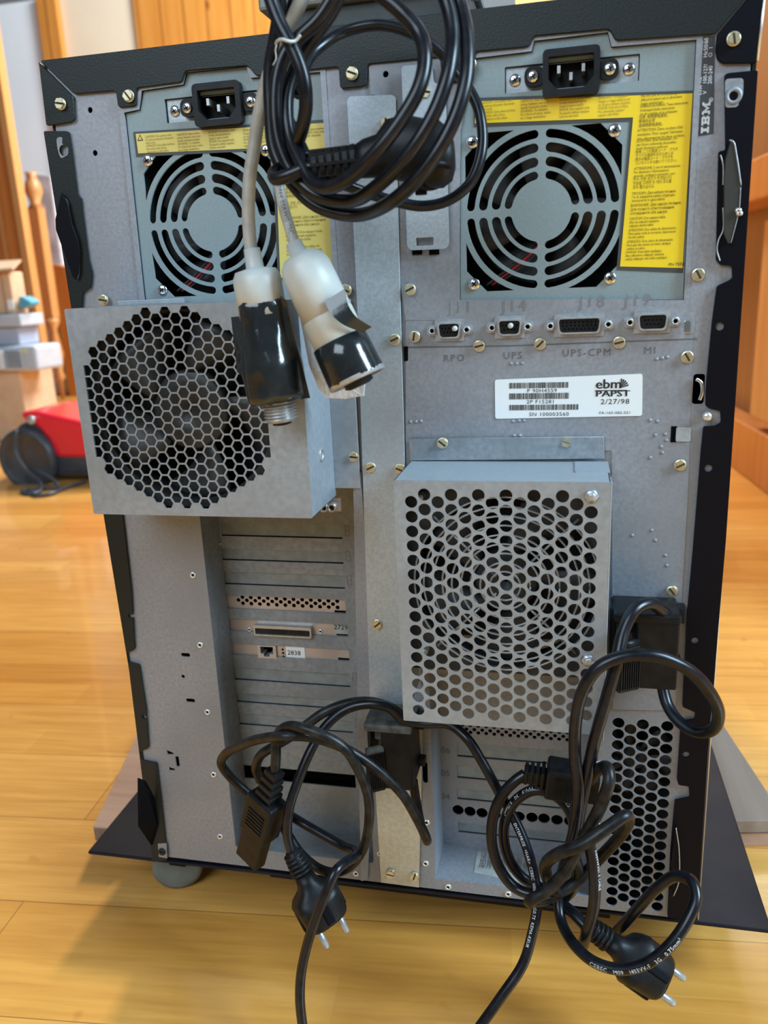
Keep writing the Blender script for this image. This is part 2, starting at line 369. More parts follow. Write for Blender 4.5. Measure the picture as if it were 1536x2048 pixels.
RIVET = tmp_mesh(b, 'rivet', [RIVM, HOLE])
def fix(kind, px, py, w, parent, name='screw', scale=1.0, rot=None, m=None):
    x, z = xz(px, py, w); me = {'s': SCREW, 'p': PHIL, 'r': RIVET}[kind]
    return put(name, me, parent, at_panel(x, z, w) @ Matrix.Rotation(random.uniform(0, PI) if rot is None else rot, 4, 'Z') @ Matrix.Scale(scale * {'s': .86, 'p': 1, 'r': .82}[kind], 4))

# ================================================================== the setting
def struct(o): o['kind'] = 'structure'; return o
b = MB(); b.box(-6, 5, -2.5, 7, FLOOR - .05, FLOOR); struct(b.build('floor', FLM))
YW = 4.2
def wallx(name, pxa, pxb, py, Y, z1, m, dy=.1):
    a = onY(pxa, py, Y).x; c = onY(pxb, py, Y).x
    bb = MB(); bb.box(a, c, Y, Y + dy, FLOOR, z1); return struct(bb.build(name, m))
xA = onY(268, 20, YW).x; xB = onY(122, 50, YW).x; xC = onY(84, 50, YW).x
b = MB(); b.box(xA, 4.0, YW, YW + .1, FLOOR, 2.1); struct(b.build('wall_back', PINE))
b = MB(); b.box(xB, xA, YW + .02, YW + .1, FLOOR, 2.1); struct(b.build('wall_middle', CREAM))
b = MB(); b.box(xC, xB, YW - .03, YW + .1, FLOOR, 2.1); struct(b.build('trim_1', PINE))
b = MB(); b.box(-5.5, xC, YW, YW + .1, FLOOR, 2.1); struct(b.build('wall_left', WALLM))
# pine door leaf with pale jamb, standing before the white wall on the left
YD = 2.9
xj0 = onY(96, 800, YD).x; xj1 = onY(108, 800, YD).x
b = MB(); b.box(xj0, xj1, YD - .03, YD + .02, FLOOR, 2.1); struct(b.build('trim_2', PINE3))
dr = struct(MB().box(xj0 - 1.0, xj0, YD, YD + .05, FLOOR, 2.1).build('door_1', PINE2))
for k, (o0, o1) in enumerate(((-.10, -.085), (-.20, -.18), (-.30, -.285))):
    MB().box(xj0 + o0, xj0 + o1, YD - .012, YD, FLOOR + .05, 2.05).build('panel_moulding', PINE3, dr)
b = MB(); b.box(xj1 + .02, onY(150, 760, 4.19).x + .5, YW - .02, YW, FLOOR, FLOOR + .10); struct(b.build('baseboard_left', WALLM))
print('door', xj0, xj1)

# ================================================================== tower
TW = empty('computer_tower', (0.217, 0.36, FLOOR), 'black server tower seen from behind, grey metal rear panel with fans and card slots', 'computer')
W_, H_ = 0.43464, 0.61
WC = -.0025                                     # galvanised chassis sheet lies a little behind the black frame
WP = -.0040                                     # power supply face plates
b = MB()
b.box(0.0008, .0028, .004, .72, .012, H_ - .001); b.box(W_ - .0028, W_ - .0008, .004, .72, .012, H_ - .001)
b.box(.0028, W_ - .0028, .004, .72, H_ - .004, H_ - .001); b.box(.0028, W_ - .0028, .715, .72, .012, H_ - .004); b.box(.0028, W_ - .0028, .03, .715, .004, .012)
b.build('outer_case', BLK, TW)

psuR = P2([(956, 118), (1064, 105), (1069, 84), (1215, 67), (1222, 96), (1391, 82), (1366, 599), (921, 601), (921, 200), (930, 121)], WP)
psuL = P2([(252, 227), (281, 221), (287, 183), (369, 171), (375, 147), (494, 134), (503, 158), (642, 146), (671, 601), (293, 612)], WP)
def grow(poly, d):
    cx = sum(p[0] for p in poly) / len(poly); cz = sum(p[1] for p in poly) / len(poly)
    return [(p[0] + math.copysign(d, p[0] - cx), p[1] + math.copysign(d, p[1] - cz)) for p in poly]
bayL = rnd(P2([(397, 1010), (700, 1010), (726, 1712), (456, 1694)], WC), .002)
bayR = rnd(P2([(866, 1430), (1195, 1440), (1180, 1796), (873, 1756)], WC), .002)
bayL = rnd(rect(bayL[0][0], .0215, xz(724, 1300, WC)[0], .335), .002)
bx0, bz0 = xz(871, 1757, WC); bx1 = xz(1190, 1700, WC)[0]
bayR = rnd(rect(bx0, bz0, bx1, .19), .002)
print('bays', bayL[0], bayL[8], bayR[0], bayR[8])
vent = []
vx0, vz0 = xz(1237, 1446, WC); vdx = (xz(1335, 1448, WC)[0] - vx0) / 4; 
vbot = xz(1225, 1803, WC)[1]; rows = 17; vdz = (vz0 - vbot) / rows
for c in range(5):
    for r in range(rows + 1):
        z = vz0 - r * vdz - (vdz / 2 if c % 2 else 0)
        if z < vbot - .001: continue
        vent.append(circ(vx0 + c * vdx, z, vdx * .505, 14))
def pc(px, py, r, w=WC, n=16): a = xz(px, py, w); return circ(a[0], a[1], r, n)
def slot(px, py, L, H, w=WC, rot=0):
    a = xz(px, py, w); return rnd(rect(a[0] - L / 2, a[1] - H / 2, a[0] + L / 2, a[1] + H / 2), min(L, H) * .45)
small = [pc(180, 220, .0018), pc(190, 306, .0018), pc(772, 149, .0018), slot(371, 1310, .0075, .0032), slot(381, 1401, .0075, .0032), pc(366, 1353, .0015),
         slot(850, 1545, .004, .018), rnd(prect(1387, 748, 1407, 808, WC), .002), pc(1236, 1207, .0045), slot(737, 1716, .003, .003),
         P2([(333, 1500), (347, 1506), (347, 1509), (335, 1509)], WC), P2([(338, 1534), (350, 1538), (350, 1541), (339, 1541)], WC), P2([(350, 1513), (357, 1513), (360, 1533), (353, 1533)], WC)]
outer = [(.004, .004), (W_ - .004, .004), (W_ - .004, H_ - .004), (.004, H_ - .004)]
chassis = sheet('chassis_panel', outer, WC, .0012, GALV, TW, [grow(psuR, .0004), grow(psuL, .0004), bayL, bayR] + vent + small + [rnd(prect(849, 580, 893, 626, WC), .0015)], .0002)
# press-formed rim round each power supply opening
def rim(poly, w, wid, h, name, m=GALV):
    o = grow(poly, wid); return sheet(name, o, WC + .0007, h, m, chassis, [grow(poly, .0002)])
rim(psuR[:6] + psuR[6:], WC, .0035, .0008, 'opening_rim'); rim(psuL, WC, .0035, .0008, 'opening_rim')

# black frame -------------------------------------------------------------------------------------------
tf = [(79, 121), (1531, -51), (1430, 68), (1231, 81), (1219, 58), (1066, 72), (1059, 93), (950, 103), (947, 160), (885, 167), (881, 114), (735, 128), (733, 172), (680, 177), (677, 133), (512, 152), (495, 131), (369, 142), (364, 164), (272, 176), (272, 212), (236, 215), (231, 181), (148, 188)]
sheet('top_frame', rnd(P2(tf), .002), .0, .0018, BLK, TW, bevel=.0004)
sheet('corner_piece', rnd(P2([(77, 124), (146, 193), (150, 243), (92, 252)]), [.0003, .001, .003, .002]), .0, .0018, BLK, TW, bevel=.0004)
sheet('corner_piece', rnd(P2([(1533, -48), (1434, 70), (1431, 100), (1434, 118), (1445, 127), (1514, 126)]), [.0003, .001, .001, .002, .002, .001]), .0, .0018, BLK_S, TW, bevel=.0004)
lf = P2([(87, 262), (136, 262), (142, 300), (153, 388), (161, 396), (163, 420), (176, 520), (183, 545), (181, 575), (165, 585), (163, 612), (170, 650), (245, 1033), (262, 1180), (269, 1300), (253, 1306), (256, 1324), (278, 1330), (292, 1420), (297, 1497), (279, 1503), (284, 1521), (313, 1527), (322, 1600), (334, 1720), (305, 1724), (258, 1340), (208, 1036)])
lh = P2([(125, 385), (137, 405), (147, 450), (150, 458), (158, 480), (161, 500), (160, 545), (155, 560), (148, 555), (135, 520), (113, 460), (112, 440)])
LS = sheet('left_frame', rnd(lf, .0015), .0, .0018, BLK, TW, [rnd(lh, .0008), pc(127, 301, .0035, 0), pc(261, 1232, .0020, 0), pc(288, 1434, .0020, 0)], .0004)
rf = P2([(1516, 140), (1456, 146), (1449, 150), (1451, 300), (1437, 303), (1432, 520), (1441, 530), (1464, 532), (1465, 556), (1456, 562), (1434, 572), (1430, 600), (1424, 645), (1413, 760), (1411, 812), (1420, 818), (1441, 822), (1442, 845), (1430, 852), (1407, 853), (1402, 900), (1386, 1100), (1374, 1231), (1365, 1414), (1391, 1425), (1389, 1440), (1362, 1443), (1354, 1560), (1357, 1570), (1378, 1573), (1379, 1596), (1350, 1601), (1347, 1630), (1341, 1700), (1335, 1835), (1394, 1842), (1416, 1500), (1452, 1079)])
rh = P2([(1461, 279), (1468, 285), (1482, 370), (1479, 420), (1462, 485), (1455, 489), (1446, 470), (1446, 360), (1449, 320)])
RS = sheet('right_frame', rnd(rf, .0012), .0, .0018, BLK_S, TW, [pc(1440, 653, .0024, 0), pc(1417, 937, .0024, 0), pc(1390, 1282, .0024, 0), pc(1372, 1510, .0024, 0)], .0004)
sheet('latch_lip', rnd(rh, .001), .0028, .0026, mat('olive_lip', (.030, .030, .025), 0, .5), RS, bevel=.0004)
sheet('latch_lip', rnd([(x * .96 + .0012, z) for x, z in lh], .0008), .0030, .0008, BLK_S, LS, bevel=.0002)
MB().tube(spline([pt(x, y, .003) for x, y in ((1459, 280), (1467, 284), (1473, 310), (1482, 370))]), .00045, 6).build('chipped_edge', STEEL, RS)
MB().tube(spline([pt(x, y, .003) for x, y in ((1481, 375), (1478, 420), (1462, 486))]), .00025, 6).build('chipped_edge', STEEL, RS)
MB().tube(spline([pt(x, y, .002) for x, y in ((1441, 310), (1446, 330), (1446, 370))]), .0004, 6).build('chipped_edge', STEEL, RS)
MB().tube(spline([pt(x, y, .002) for x, y in ((1446, 415), (1446, 460), (1437, 480), (1434, 500), (1440, 522))]), .0004, 6).build('chipped_edge', STEEL, RS)
b = MB(); 
for k in range(4): b.lathe([(.0016, 0), (.0010, .0014)], Matrix.Translation(pt(1474 + k * 2.2, 421 + (k % 2) * 6, .0032)) @ PANEL, 8)
b.build('paint_chip', RIVM, RS)
# bare metal patches where paint is missing
sheet('bare_patch', rnd(P2([(1450, 158), (1487, 156), (1486, 190), (1478, 196), (1477, 214), (1450, 216)]), .002), .0004, .0004, GALV_D, RS, [pc(1467, 192, .0045, 0)])
MB().lathe([(.0045, -.003), (.0045, .0), (.0025, 0), (.0022, -.003)], at_panel(*xz(1467, 192, 0), .001), 16).build('stud', GALV_D, RS)
sheet('bare_patch', rnd(P2([(113, 276), (125, 273), (124, 290), (137, 294), (137, 310), (122, 318), (116, 300)]), .002), .0004, .0004, GALV_D, LS, [pc(128, 301, .0034, 0)])
sheet('bare_patch', P2([(316, 1687), (333, 1686), (335, 1716), (318, 1713)]), .0004, .0004, GALV, LS)
MB().lathe([(.0032, 0), (.003, .0015), (.0012, .0018), (.0010, .0002)], at_panel(*xz(325, 1702, 0), .0004), 16, False).build('stud', BLK, LS)
MB().lathe([(.0032, 0), (.003, .0015), (.0012, .0018), (.0010, .0002)], at_panel(*xz(1348, 1811, 0), -.002), 16, False).build('stud', BLK, RS)
# bright cut edge of the right side cover
MB().tube([pt(1531, -40, -.001), pt(1514, 122, -.001)], .0011, 8).build('cut_edge', RIVM, RS)
MB().tube([pt(1513, 140, -.001), pt(1396, 1838, -.001)], .0006, 8).build('cut_edge', RIVM, RS)
# bent-out tabs low down on both frames
b = MB(); q = [(275, 1556), (289, 1562), (306, 1594), (314, 1650), (302, 1690), (276, 1652)]
b.add([pt(x, y, .0002 + (.020 if i in (0, 5) else .010 if i in (1,) else .002)) for i, (x, y) in enumerate(q)] + [pt(x + 3, y, .0002 + (.018 if i in (0, 5) else .008 if i in (1,) else .0)) for i, (x, y) in enumerate(q)],
      [(0, 1, 2, 3, 4, 5), (11, 10, 9, 8, 7, 6)] + [(i, (i + 1) % 6, 6 + (i + 1) % 6, 6 + i) for i in range(6)])
b.build('bent_tab', BLK_S, LS)
b = MB(); q = [(1351, 1655), (1357, 1700), (1357, 1770), (1346, 1793), (1343, 1730)]
b.prism([(p.x, p.z) for p in (pt(x, y, .004) for x, y in q)], .001, .005, PANEL); b.build('bent_tab', BLK_S, RS)
MB().tube(spline([pt(x, y, .0055) for x, y in ((1352, 1656), (1358, 1700), (1357, 1765), (1347, 1792))]), .0004, 6).build('chipped_edge', STEEL, RS)

# base plate, lower skirt and castors -------------------------------------------------------------------
pl = [onZ(175, 1703, 0), onZ(1545, 1862, 0), onZ(1417, 1470, 0), onZ(305, 1545, 0)]
b = MB(); b.prism([(p.x, p.y) for p in pl], -.003, 0); b.build('stabiliser_plate', lowspec(noisy('dusty_black_plate', (.006, .0065, .013), (.022, .021, .022), 18, 0, .42, 6, lo=.4, hi=.85), .2), TW, bevel=.0012)
b = MB(); b.box(.10, W_ - .06, .012, .3, -.012, -.0032); b.build('under_rail', BLK_S, TW)
def castor(px, py, dx):
    p = onZ(px, py, FLOOR + .022); cc = Matrix.Translation((p.x, p.y + .012, FLOOR + .0225)) @ Matrix.Rotation(.35, 4, 'Z') @ Matrix.Rotation(PI / 2, 4, 'X')
    bb = MB(); bb.lathe([(.004, -.0105), (.018, -.0105), (.022, -.0085), (.0225, 0), (.022, .0085), (.018, .0105), (.004, .0105)], cc, 32)
    w = bb.build('castor', WHEEL, TW)
    f = MB(); f.box(p.x - .013, p.x + .013, p.y, p.y + .03, FLOOR + .028, -.003); f.build('castor_fork', BLK_S, w)
castor(345, 1742, 0); castor(1150, 1790, 0)

# power supplies ----------------------------------------------------------------------------------------
def psu(poly, fc, label, right):
    cx, cz = xz(*fc, WP); holes = []
    def arc_slot(r0, r1, q):
        half = .0023; rr = (r1 - r0) / 2; rm = (r0 + r1) / 2
        a0 = math.asin((half + rr * .9) / rm); a1 = PI / 2 - a0; pts = []
        n = 14
        for k in range(n + 1): a = a0 + (a1 - a0) * k / n; pts.append((r1 * math.cos(a), r1 * math.sin(a)))
        e = (rm * math.cos(a1), rm * math.sin(a1))
        for k in range(1, 6): t = a1 + PI * k / 6; pts.append((e[0] + rr * math.cos(t), e[1] + rr * math.sin(t)))
        for k in range(n + 1): a = a1 + (a0 - a1) * k / n; pts.append((r0 * math.cos(a), r0 * math.sin(a)))
        e = (rm * math.cos(a0), rm * math.sin(a0))
        for k in range(1, 6): t = a0 + PI + PI * k / 6; pts.append((e[0] + rr * math.cos(t), e[1] + rr * math.sin(t)))
        pts = [(max(-.0455, min(.0455, x)), max(-.0455, min(.0455, y))) for x, y in pts]
        c, s = round(math.cos(q * PI / 2)), round(math.sin(q * PI / 2))
        return [(cx + x * c - y * s, cz + x * s + y * c) for x, y in pts]
    for r0, r1 in ((.0178, .0225), (.0247, .0302), (.0325, .0378), (.0402, .0450)):
        for q in range(4): holes.append(arc_slot(r0, r1, q))
    for q in range(4):
        L = .0455; a0 = math.acos(L / .0483); pts = []
        if a0 < PI / 4:
            for k in range(9): a = a0 + (PI / 2 - 2 * a0) * k / 8; pts.append((.0483 * math.cos(a), .0483 * math.sin(a)))
            cut = L * 2 - .0125; pts += [(cut - L, L), (L, cut - L)]
            c, s = round(math.cos(q * PI / 2)), round(math.sin(q * PI / 2))
            holes.append([(cx + x * c - y * s, cz + x * s + y * c) for x, y in pts])
    if right: sl = [prect(1016, 133, 1275, 181, WP)]; ic = (1142, 146); so = (1036, 160, 1073, 153, 1218, 140, 1253, 137)
    else: sl = [prect(332, 193, 540, 240, WP)]; ic = (440, 210); so = (352, 218, 382, 215, 503, 202, 540, 197)
    iz = xz(*ic, WP); 
    win = rnd(rect(iz[0] - .0375, iz[1] - .0075, iz[0] + .0375, iz[1] + .0065), .0008)
    inl = rect(iz[0] - .0165, iz[1] - .0125, iz[0] + .0165, iz[1] + .0125)
    face = sheet('power_supply', poly, WP, .0015, PSUM, TW, holes + [win], .0002, label=label)
    # bracket and screws in the window
    sheet('bracket', rect(iz[0] - .037, iz[1] - .0072, iz[0] + .037, iz[1] + .0062), WP - .0022, .001, GALV_B, face, [rect(iz[0] - .0150, iz[1] - .0070, iz[0] + .0150, iz[1] + .0060)])
    # inlet
    w0 = WP + .0055
    bod = rnd(rect(iz[0] - .0158, iz[1] - .0125, iz[0] + .0158, iz[1] + .0122), .003)
    well = rnd([(iz[0] - .0125, iz[1] + .0083), (iz[0] - .0125, iz[1] - .0035), (iz[0] - .0075, iz[1] - .0088), (iz[0] + .0075, iz[1] - .0088), (iz[0] + .0125, iz[1] - .0035), (iz[0] + .0125, iz[1] + .0083)], .001)
    i_ = sheet('power_inlet', bod, w0, .0185, PLAS, face, [well], .0006)
    wing = MB()
    wing.box(iz[0] - .0158, iz[0] + .0158, -WP + .010, -WP + .0115, iz[1] - .0125, iz[1] + .0122)
    wing.prism(rnd(rect(iz[0] - .0262, iz[1] - .0055, iz[0] - .015, iz[1] + .0050), .0045), WP - .001, WP + .0022, PANEL)
    wing.prism(rnd(rect(iz[0] + .015, iz[1] - .0055, iz[0] + .0262, iz[1] + .0050), .0045), WP - .001, WP + .0022, PANEL)
    wing.build('inlet_flange', PLAS, face)
    for dx, dz in ((-.0068, .0018), (.0068, .0018), (0, -.0022)):
        MB().box(iz[0] + dx - .0009, iz[0] + dx + .0009, -WP - .003, -WP + .010, iz[1] + dz - .002, iz[1] + dz + .002).build('inlet_pin', STEEL, face)
    put('screw', PHIL, face, at_panel(iz[0] - .0212, iz[1] - .0003, WP + .0022)); put('screw', PHIL, face, at_panel(iz[0] + .0212, iz[1] - .0003, WP + .0022))
    put('screw', PHIL, face, at_panel(iz[0] - .0318, iz[1] - .0005, WP - .0022)); put('screw', PHIL, face, at_panel(iz[0] + .0318, iz[1] - .0005, WP - .0022))
    s_ = .04125
    for sx, sz in ((-1, 1), (1, 1), (-1, -1), (1, -1)):
        put('screw', PHIL, face, at_panel(cx + sx * s_ * 1.0 * (.99), cz + sz * s_ * .99, WP) @ Matrix.Rotation(random.random() * 3, 4, 'Z') @ Matrix.Scale(1.1, 4))
    # fan and dark housing behind the slots
    hb = MB(); x0, x1, z0, z1 = cx - .0475, cx + .0475, cz - .0475, cz + .0475; y0, y1 = .0057, .05
    hb.box(x0 - .001, x0, y0, y1, z0, z1); hb.box(x1, x1 + .001, y0, y1, z0, z1); hb.box(x0, x1, y0, y1, z1, z1 + .001); hb.box(x0, x1, y0, y1, z0 - .001, z0); hb.box(x0, x1, y1, y1 + .001, z0, z1)
    hb.build('fan_housing', INNER, face)
    fan(cx, cz, -.020, .043, 7, face, .017)
    wires = MB()
    for k in range(3):
        o = k * .0035; wires.mi = 1 if k == 1 else 0
        wires.tube(spline([V((cx - .034 + o, .012, cz - .042)), V((cx - .012 + o, .011, cz - .026)), V((cx + .004 + o, .014, cz - .008))]), .0009, 6)
    wires.build('fan_wires', [FANM, REDW], face)
    return face
def fan(cx, cz, w, r, nb, parent, hub, tilt=.55, m=None):
    f = MB()
    T = at_panel(cx, cz, w)
    f.lathe([(hub, -.012), (hub, .001), (hub * .93, .0025), (.001, .0025)], T, 28, False)
    for k in range(nb):
        a0 = 2 * PI * k / nb; rings = []
        for j in range(6):
            rr = hub * .98 + (r - hub) * j / 5; sw = a0 - .35 * (j / 5); wd = (.5 + .25 * j / 5)
            e = []
            for s_, hz in ((-1, -.006), (-.33, -.0015), (.33, .0015), (1, .002)):
                a = sw + wd * s_ * .62; e.append(T @ V((rr * math.cos(a), rr * math.sin(a), hz * tilt * 2)))
            rings.append(e)
        c = [p for q in rings for p in q]; fs = []
        for j in range(5):
            for i in range(3): fs.append((j * 4 + i, j * 4 + i + 1, j * 4 + 5 + i, j * 4 + 4 + i))
        sm = f.smooth; f.smooth = True; f.add(c, fs); f.smooth = sm
    o = f.build('fan_rotor', m or FANM, parent)
    md = o.modifiers.new('thick', 'SOLIDIFY'); md.thickness = .0012
    return o
FR = psu(psuR, (1083, 421), 'power supply with bright yellow warning label', True)
FL = psu(psuL, (425, 446), 'power supply with faded yellow warning label', False)
w1 = WP + .0003
sheet('warning_label_border', P2([(948, 196), (1388, 181), (1366, 546), (1233, 540), (1259, 243), (948, 254)], WP), w1, .0004, LBORD, FR)
YR = sheet('warning_label', P2([(950, 203), (1385, 187), (1365, 536), (1240, 533), (1266, 235), (950, 247)], WP), w1 + .0002, .0004, YEL_R, FR)
sheet('warning_label_border', P2([(267, 264), (652, 239), (671, 566), (556, 560), (545, 300), (273, 314)], WP), w1, .0004, LBORD, FL)
YL = sheet('warning_label', P2([(272, 268), (650, 246), (668, 562), (561, 555), (551, 295), (277, 307)], WP), w1 + .0002, .0004, YEL_L, FL)
wt = w1 + .0002
cols = [('CAUTION: Two power cords.\nTo remove all power disconnect\nboth cords.\nATENÇÃO: Dois cabos de força.\nPara isolar toda a força,\ndesconecte os dois cabos.', 962),
        ('VAROITUS: Kaksi verkko-\njohtoa. Katkaise virta irrot-\ntamalla molemmat johdot.\nADVARSEL: To netkabler.\nFor å fjerne all strøm, kobles\nde ut begge nettkablene.', 1041),
        ('FIGYELEM: Két hálózati zsinór\nA teljes áramtalanításhoz\nhúzza ki mind a kettőt.\nPOZOR: Dve napajalni kabli.\nZa popolni odklop napajanja\nizvlecite oba kabla.', 1119),
        ('WARNING: Två nätkablar.\nKoppla ur bägge kablarna när\ndu vill göra enheten strömlös.\nPOZOR: Dvě síťové šňůry.\nPro odstranění napájení\nodpojte obě šňůry.', 1197)]
for i, (s, x) in enumerate(cols): ptext('warning_text', s, x, 208 - i * 3.1, wt, .0019, INK_G, YR, line=.95, sx=.78)
rc = [('PAS PÅ! Der er to netledninger.\nAfbryd til enhed ved at afmontere\nbegge netledninger.', 1282, 195), ('WAARSCHUWING: Twee netsnoeren.\nOntkoppel beide netsnoeren\nom de voeding uit te schakelen.', 1280, 216),
      ('注意: 有两根电源线。\n断电时必须\n拔掉两根电源线。', 1278, 238), ('ATTENTION: Deux cordons d\'ali-\nmentation. Pour couper l\'alimenta-\ntion, déconnectez les deux cordons.', 1275, 264),
      ('ACHTUNG: Zwei Netzkabel. Um\nden Strom vollständig abzustellen,\nbeide Netzkabel entfernen.', 1273, 285), ('危険: 二つの電源コード・プラグ\nすべての電源を切るためには\n両方の電源コード・プラグを\nコンセントから抜いてください。', 1271, 307),
      ('ATTENZIONE: 2 cavi di alimentazione.\nPer disattivare l\'alimentazione\ngenerale, scollegare entrambi i cavi.', 1268, 340), ('주의: 전원 코드가 두개입니다.\n전원을 끄려면 두 개의 코드를\n모두 뽑으십시오.', 1266, 362),
      ('ПРОЗОРА: Два кабеля питания.\nГи га заварите кабел отдељно,\nисклучите ги два кабла.', 1264, 390), ('ВНИМАНИЕ: Два шнура питания.\nДля полного обесточивания\nотсоедините оба шнура.', 1261, 414),
      ('CAUTION: Dva napájecí kabla.\nAby ste odpojili napájanie,\nodpojte obidva káble.', 1259, 440), ('ATENCION: Dos cables de alimentación.\nPara quitar toda la corriente, desconecte\nlos dos cables.', 1257, 463),
      ('ATENÇÃO: Dois cabos de alimentação.\nPara que não exista corrente, desligue\nambos os cabos.', 1254, 486), ('UWAGA: Dwa kable zasilające.\nAby całkowicie odłączyć zasilanie,\nnależy odłączyć oba kable zasilające.', 1251, 507)]
for s, x, y in rc:
    big = 1.1 if y in (362, 414, 238, 264) else 1
    ptext('warning_text', s, x, y, wt, .0020 * big, INK_Y, YR, line=.98, sx=.80)
ptext('warning_text', 'PN 7502051', 1337, 532, wt, .0024, INK, YR)
for i, (s, x, y) in enumerate(((cols[0][0], 291, 276), (cols[1][0], 354, 272), (cols[2][0], 417, 267), (cols[3][0], 486, 263), ('du helt eliten strømlas.\nHUOMIO: Kaksi virtajohtoa.\nHUOM: vihalyiden.', 606, 262))):
    ptext('warning_text', s, x, y, wt, .0019, INK_G, YL, line=.95, sx=.78)
for k, s in enumerate(('BCE РВЕ! Два кабеля\nДля отключения', '注意: 有两根电源线。\n断电时必须\n拔掉两根电源线。', '주의: 전원 코드가\n두개입니다.', 'ВНИМАНИЕ: Два шнура питания.\nДля полного обесточивания\nотсоедините оба шнура.', 'CAUTION: Dva napájecí kabla.\nAby ste odpojili napájanie,\nodpojte obidva káble.', 'ATENCION: Dos cables de\nalimentación. Para quitar toda\nla corriente.', 'UWAGA: Dwa kable zasilające.\nAby odłączyć zasilanie.')):
    ptext('warning_text', s, 563 + k * 2.0, 352 + k * 29, wt, .0022, INK_G, YL, line=1.0, sx=.9)
tri = MB(); a = xz(281, 275, WP); tri.prism([(a[0] - .002, a[1] - .002), (a[0] + .002, a[1] - .002), (a[0], a[1] + .0018)], 0, .0001, Matrix.Translation((0, -wt, 0)) @ PANEL)
tri.prism([(a[0] - .0012, a[1] - .0015), (a[0] + .0012, a[1] - .0015), (a[0], a[1] + .0009)], .0001, .0002, Matrix.Translation((0, -wt, 0)) @ PANEL); tri.m = [0] * 5 + [1] * 5
tri.build('warning_triangle', [INK, YEL_L], YL)

# rating label with striped letters ---------------------------------------------------------------------
RL = sheet('rating_label', P2([(1394, 77), (1430, 73), (1427, 267), (1391, 273)], WC), WC + .0004, .0004, IBMBG, TW, label='dark grey rating label at the upper right')
x0, z0 = xz(1404, 267, WC); x1, z1 = xz(1421, 204, WC)
stripe = MB(); Hh = x1 - x0 + .0008; L = z1 - z0; ns = 8
segI = [(0, .22)]
def rows_for(ch, k):
    if ch == 'I': return [(0, .20)] if k in (0, 1, 6, 7) else [(.05, .15)]
    if ch == 'B': return [(.25, .52)] if k in (0, 7) else [(.25, .55)] if k in (1, 6) else [(.30, .38), (.46, .56)] if k in (2, 5) else [(.30, .52)]
    base = [(.60, .70), (.90, 1.0)]
    return {0: [(.60, .70), (.90, 1.0)], 1: [(.60, .73), (.87, 1.0)], 2: [(.65, .75), (.85, .95)], 3: [(.65, .78), (.82, .95)], 4: [(.65, .72), (.735, .865), (.88, .95)], 5: [(.65, .72), (.76, .84), (.88, .95)], 6: [(.60, .72), (.785, .815), (.88, 1.0)], 7: [(.60, .72), (.88, 1.0)]}[k]
for k in range(ns):
    for ch in 'IBM':
        for a, c in rows_for(ch, k):
            xx = x0 - .0008 + (k + .15) * Hh / ns; stripe.box(xx, xx + Hh / ns * .62, -WC - .0009, -WC - .0006, z0 + a * L, z0 + c * L)
stripe.build('striped_logo', WINK, RL)
ptext('rating_text', '®', 1426, 204, WC + .0004, .0032, WINK, RL, rot=PI / 2)
for s, x, y in (('kVA', 1403, 190), ('1.0', 1403, 167), ('A', 1404, 116), ('10/5', 1405, 101), ('V', 1413, 188), ('100-127/', 1413, 168), ('Hz', 1414, 115), ('50/60', 1415, 101), ('200-240', 1423, 168), ('O', 1424, 114), ('1', 1425, 98)):
    ptext('rating_text', s, x, y, WC + .0004, .0029, WINK, RL, rot=PI / 2, sx=.95)

# centre cover strip and other plates -------------------------------------------------------------------
CS = sheet('centre_cover', rnd(P2([(694, 200), (699, 193), (786, 190), (792, 196), (800, 560), (812, 1000), (812, 1500), (760, 1480), (742, 1460), (715, 620)], 0), .0015), .0008, .0014, GALV_B, TW, bevel=.0002)
sheet('centre_cover', P2([(742, 1440), (845, 1455), (838, 1775), (762, 1765)], 0), .0002, .0014, GALV_Y, TW, bevel=.0002, label='yellowish lower end of the centre cover')
sheet('joint_strip', P2([(706, 945), (722, 945), (752, 1440), (740, 1650), (735, 1760), (722, 1762)], 0), .0001, .0012, GALV, chassis)
sheet('side_plate', P2([(738, 130), (880, 116), (886, 170), (940, 165), (921, 262), (919, 610), (905, 640), (812, 640), (800, 560), (788, 196), (742, 190)], WC), WC + .0010, .001, GALV, TW, [pc(772, 149, .0018)], .0002)
KP = sheet('small_cover_plate', rnd(P2([(806, 136), (866, 130), (870, 170), (893, 172), (900, 490), (892, 498), (824, 501), (817, 493)], WC), .002), .0022, .0012, GALV_B, TW, [prect(832, 476, 867, 490, .0022)], .0002)
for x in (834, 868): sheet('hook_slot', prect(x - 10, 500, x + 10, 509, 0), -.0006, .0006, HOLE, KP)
tabp = sheet('plastic_tab', prect(848, 580, 892, 610, WC), WC - .0012, .001, PSUM, TW)
for x in (852, 889): sheet('tab_slot', rnd(prect(x - 4, 606, x + 4, 628, WC), .001), WC + .0001, .0006, HOLE, tabp)
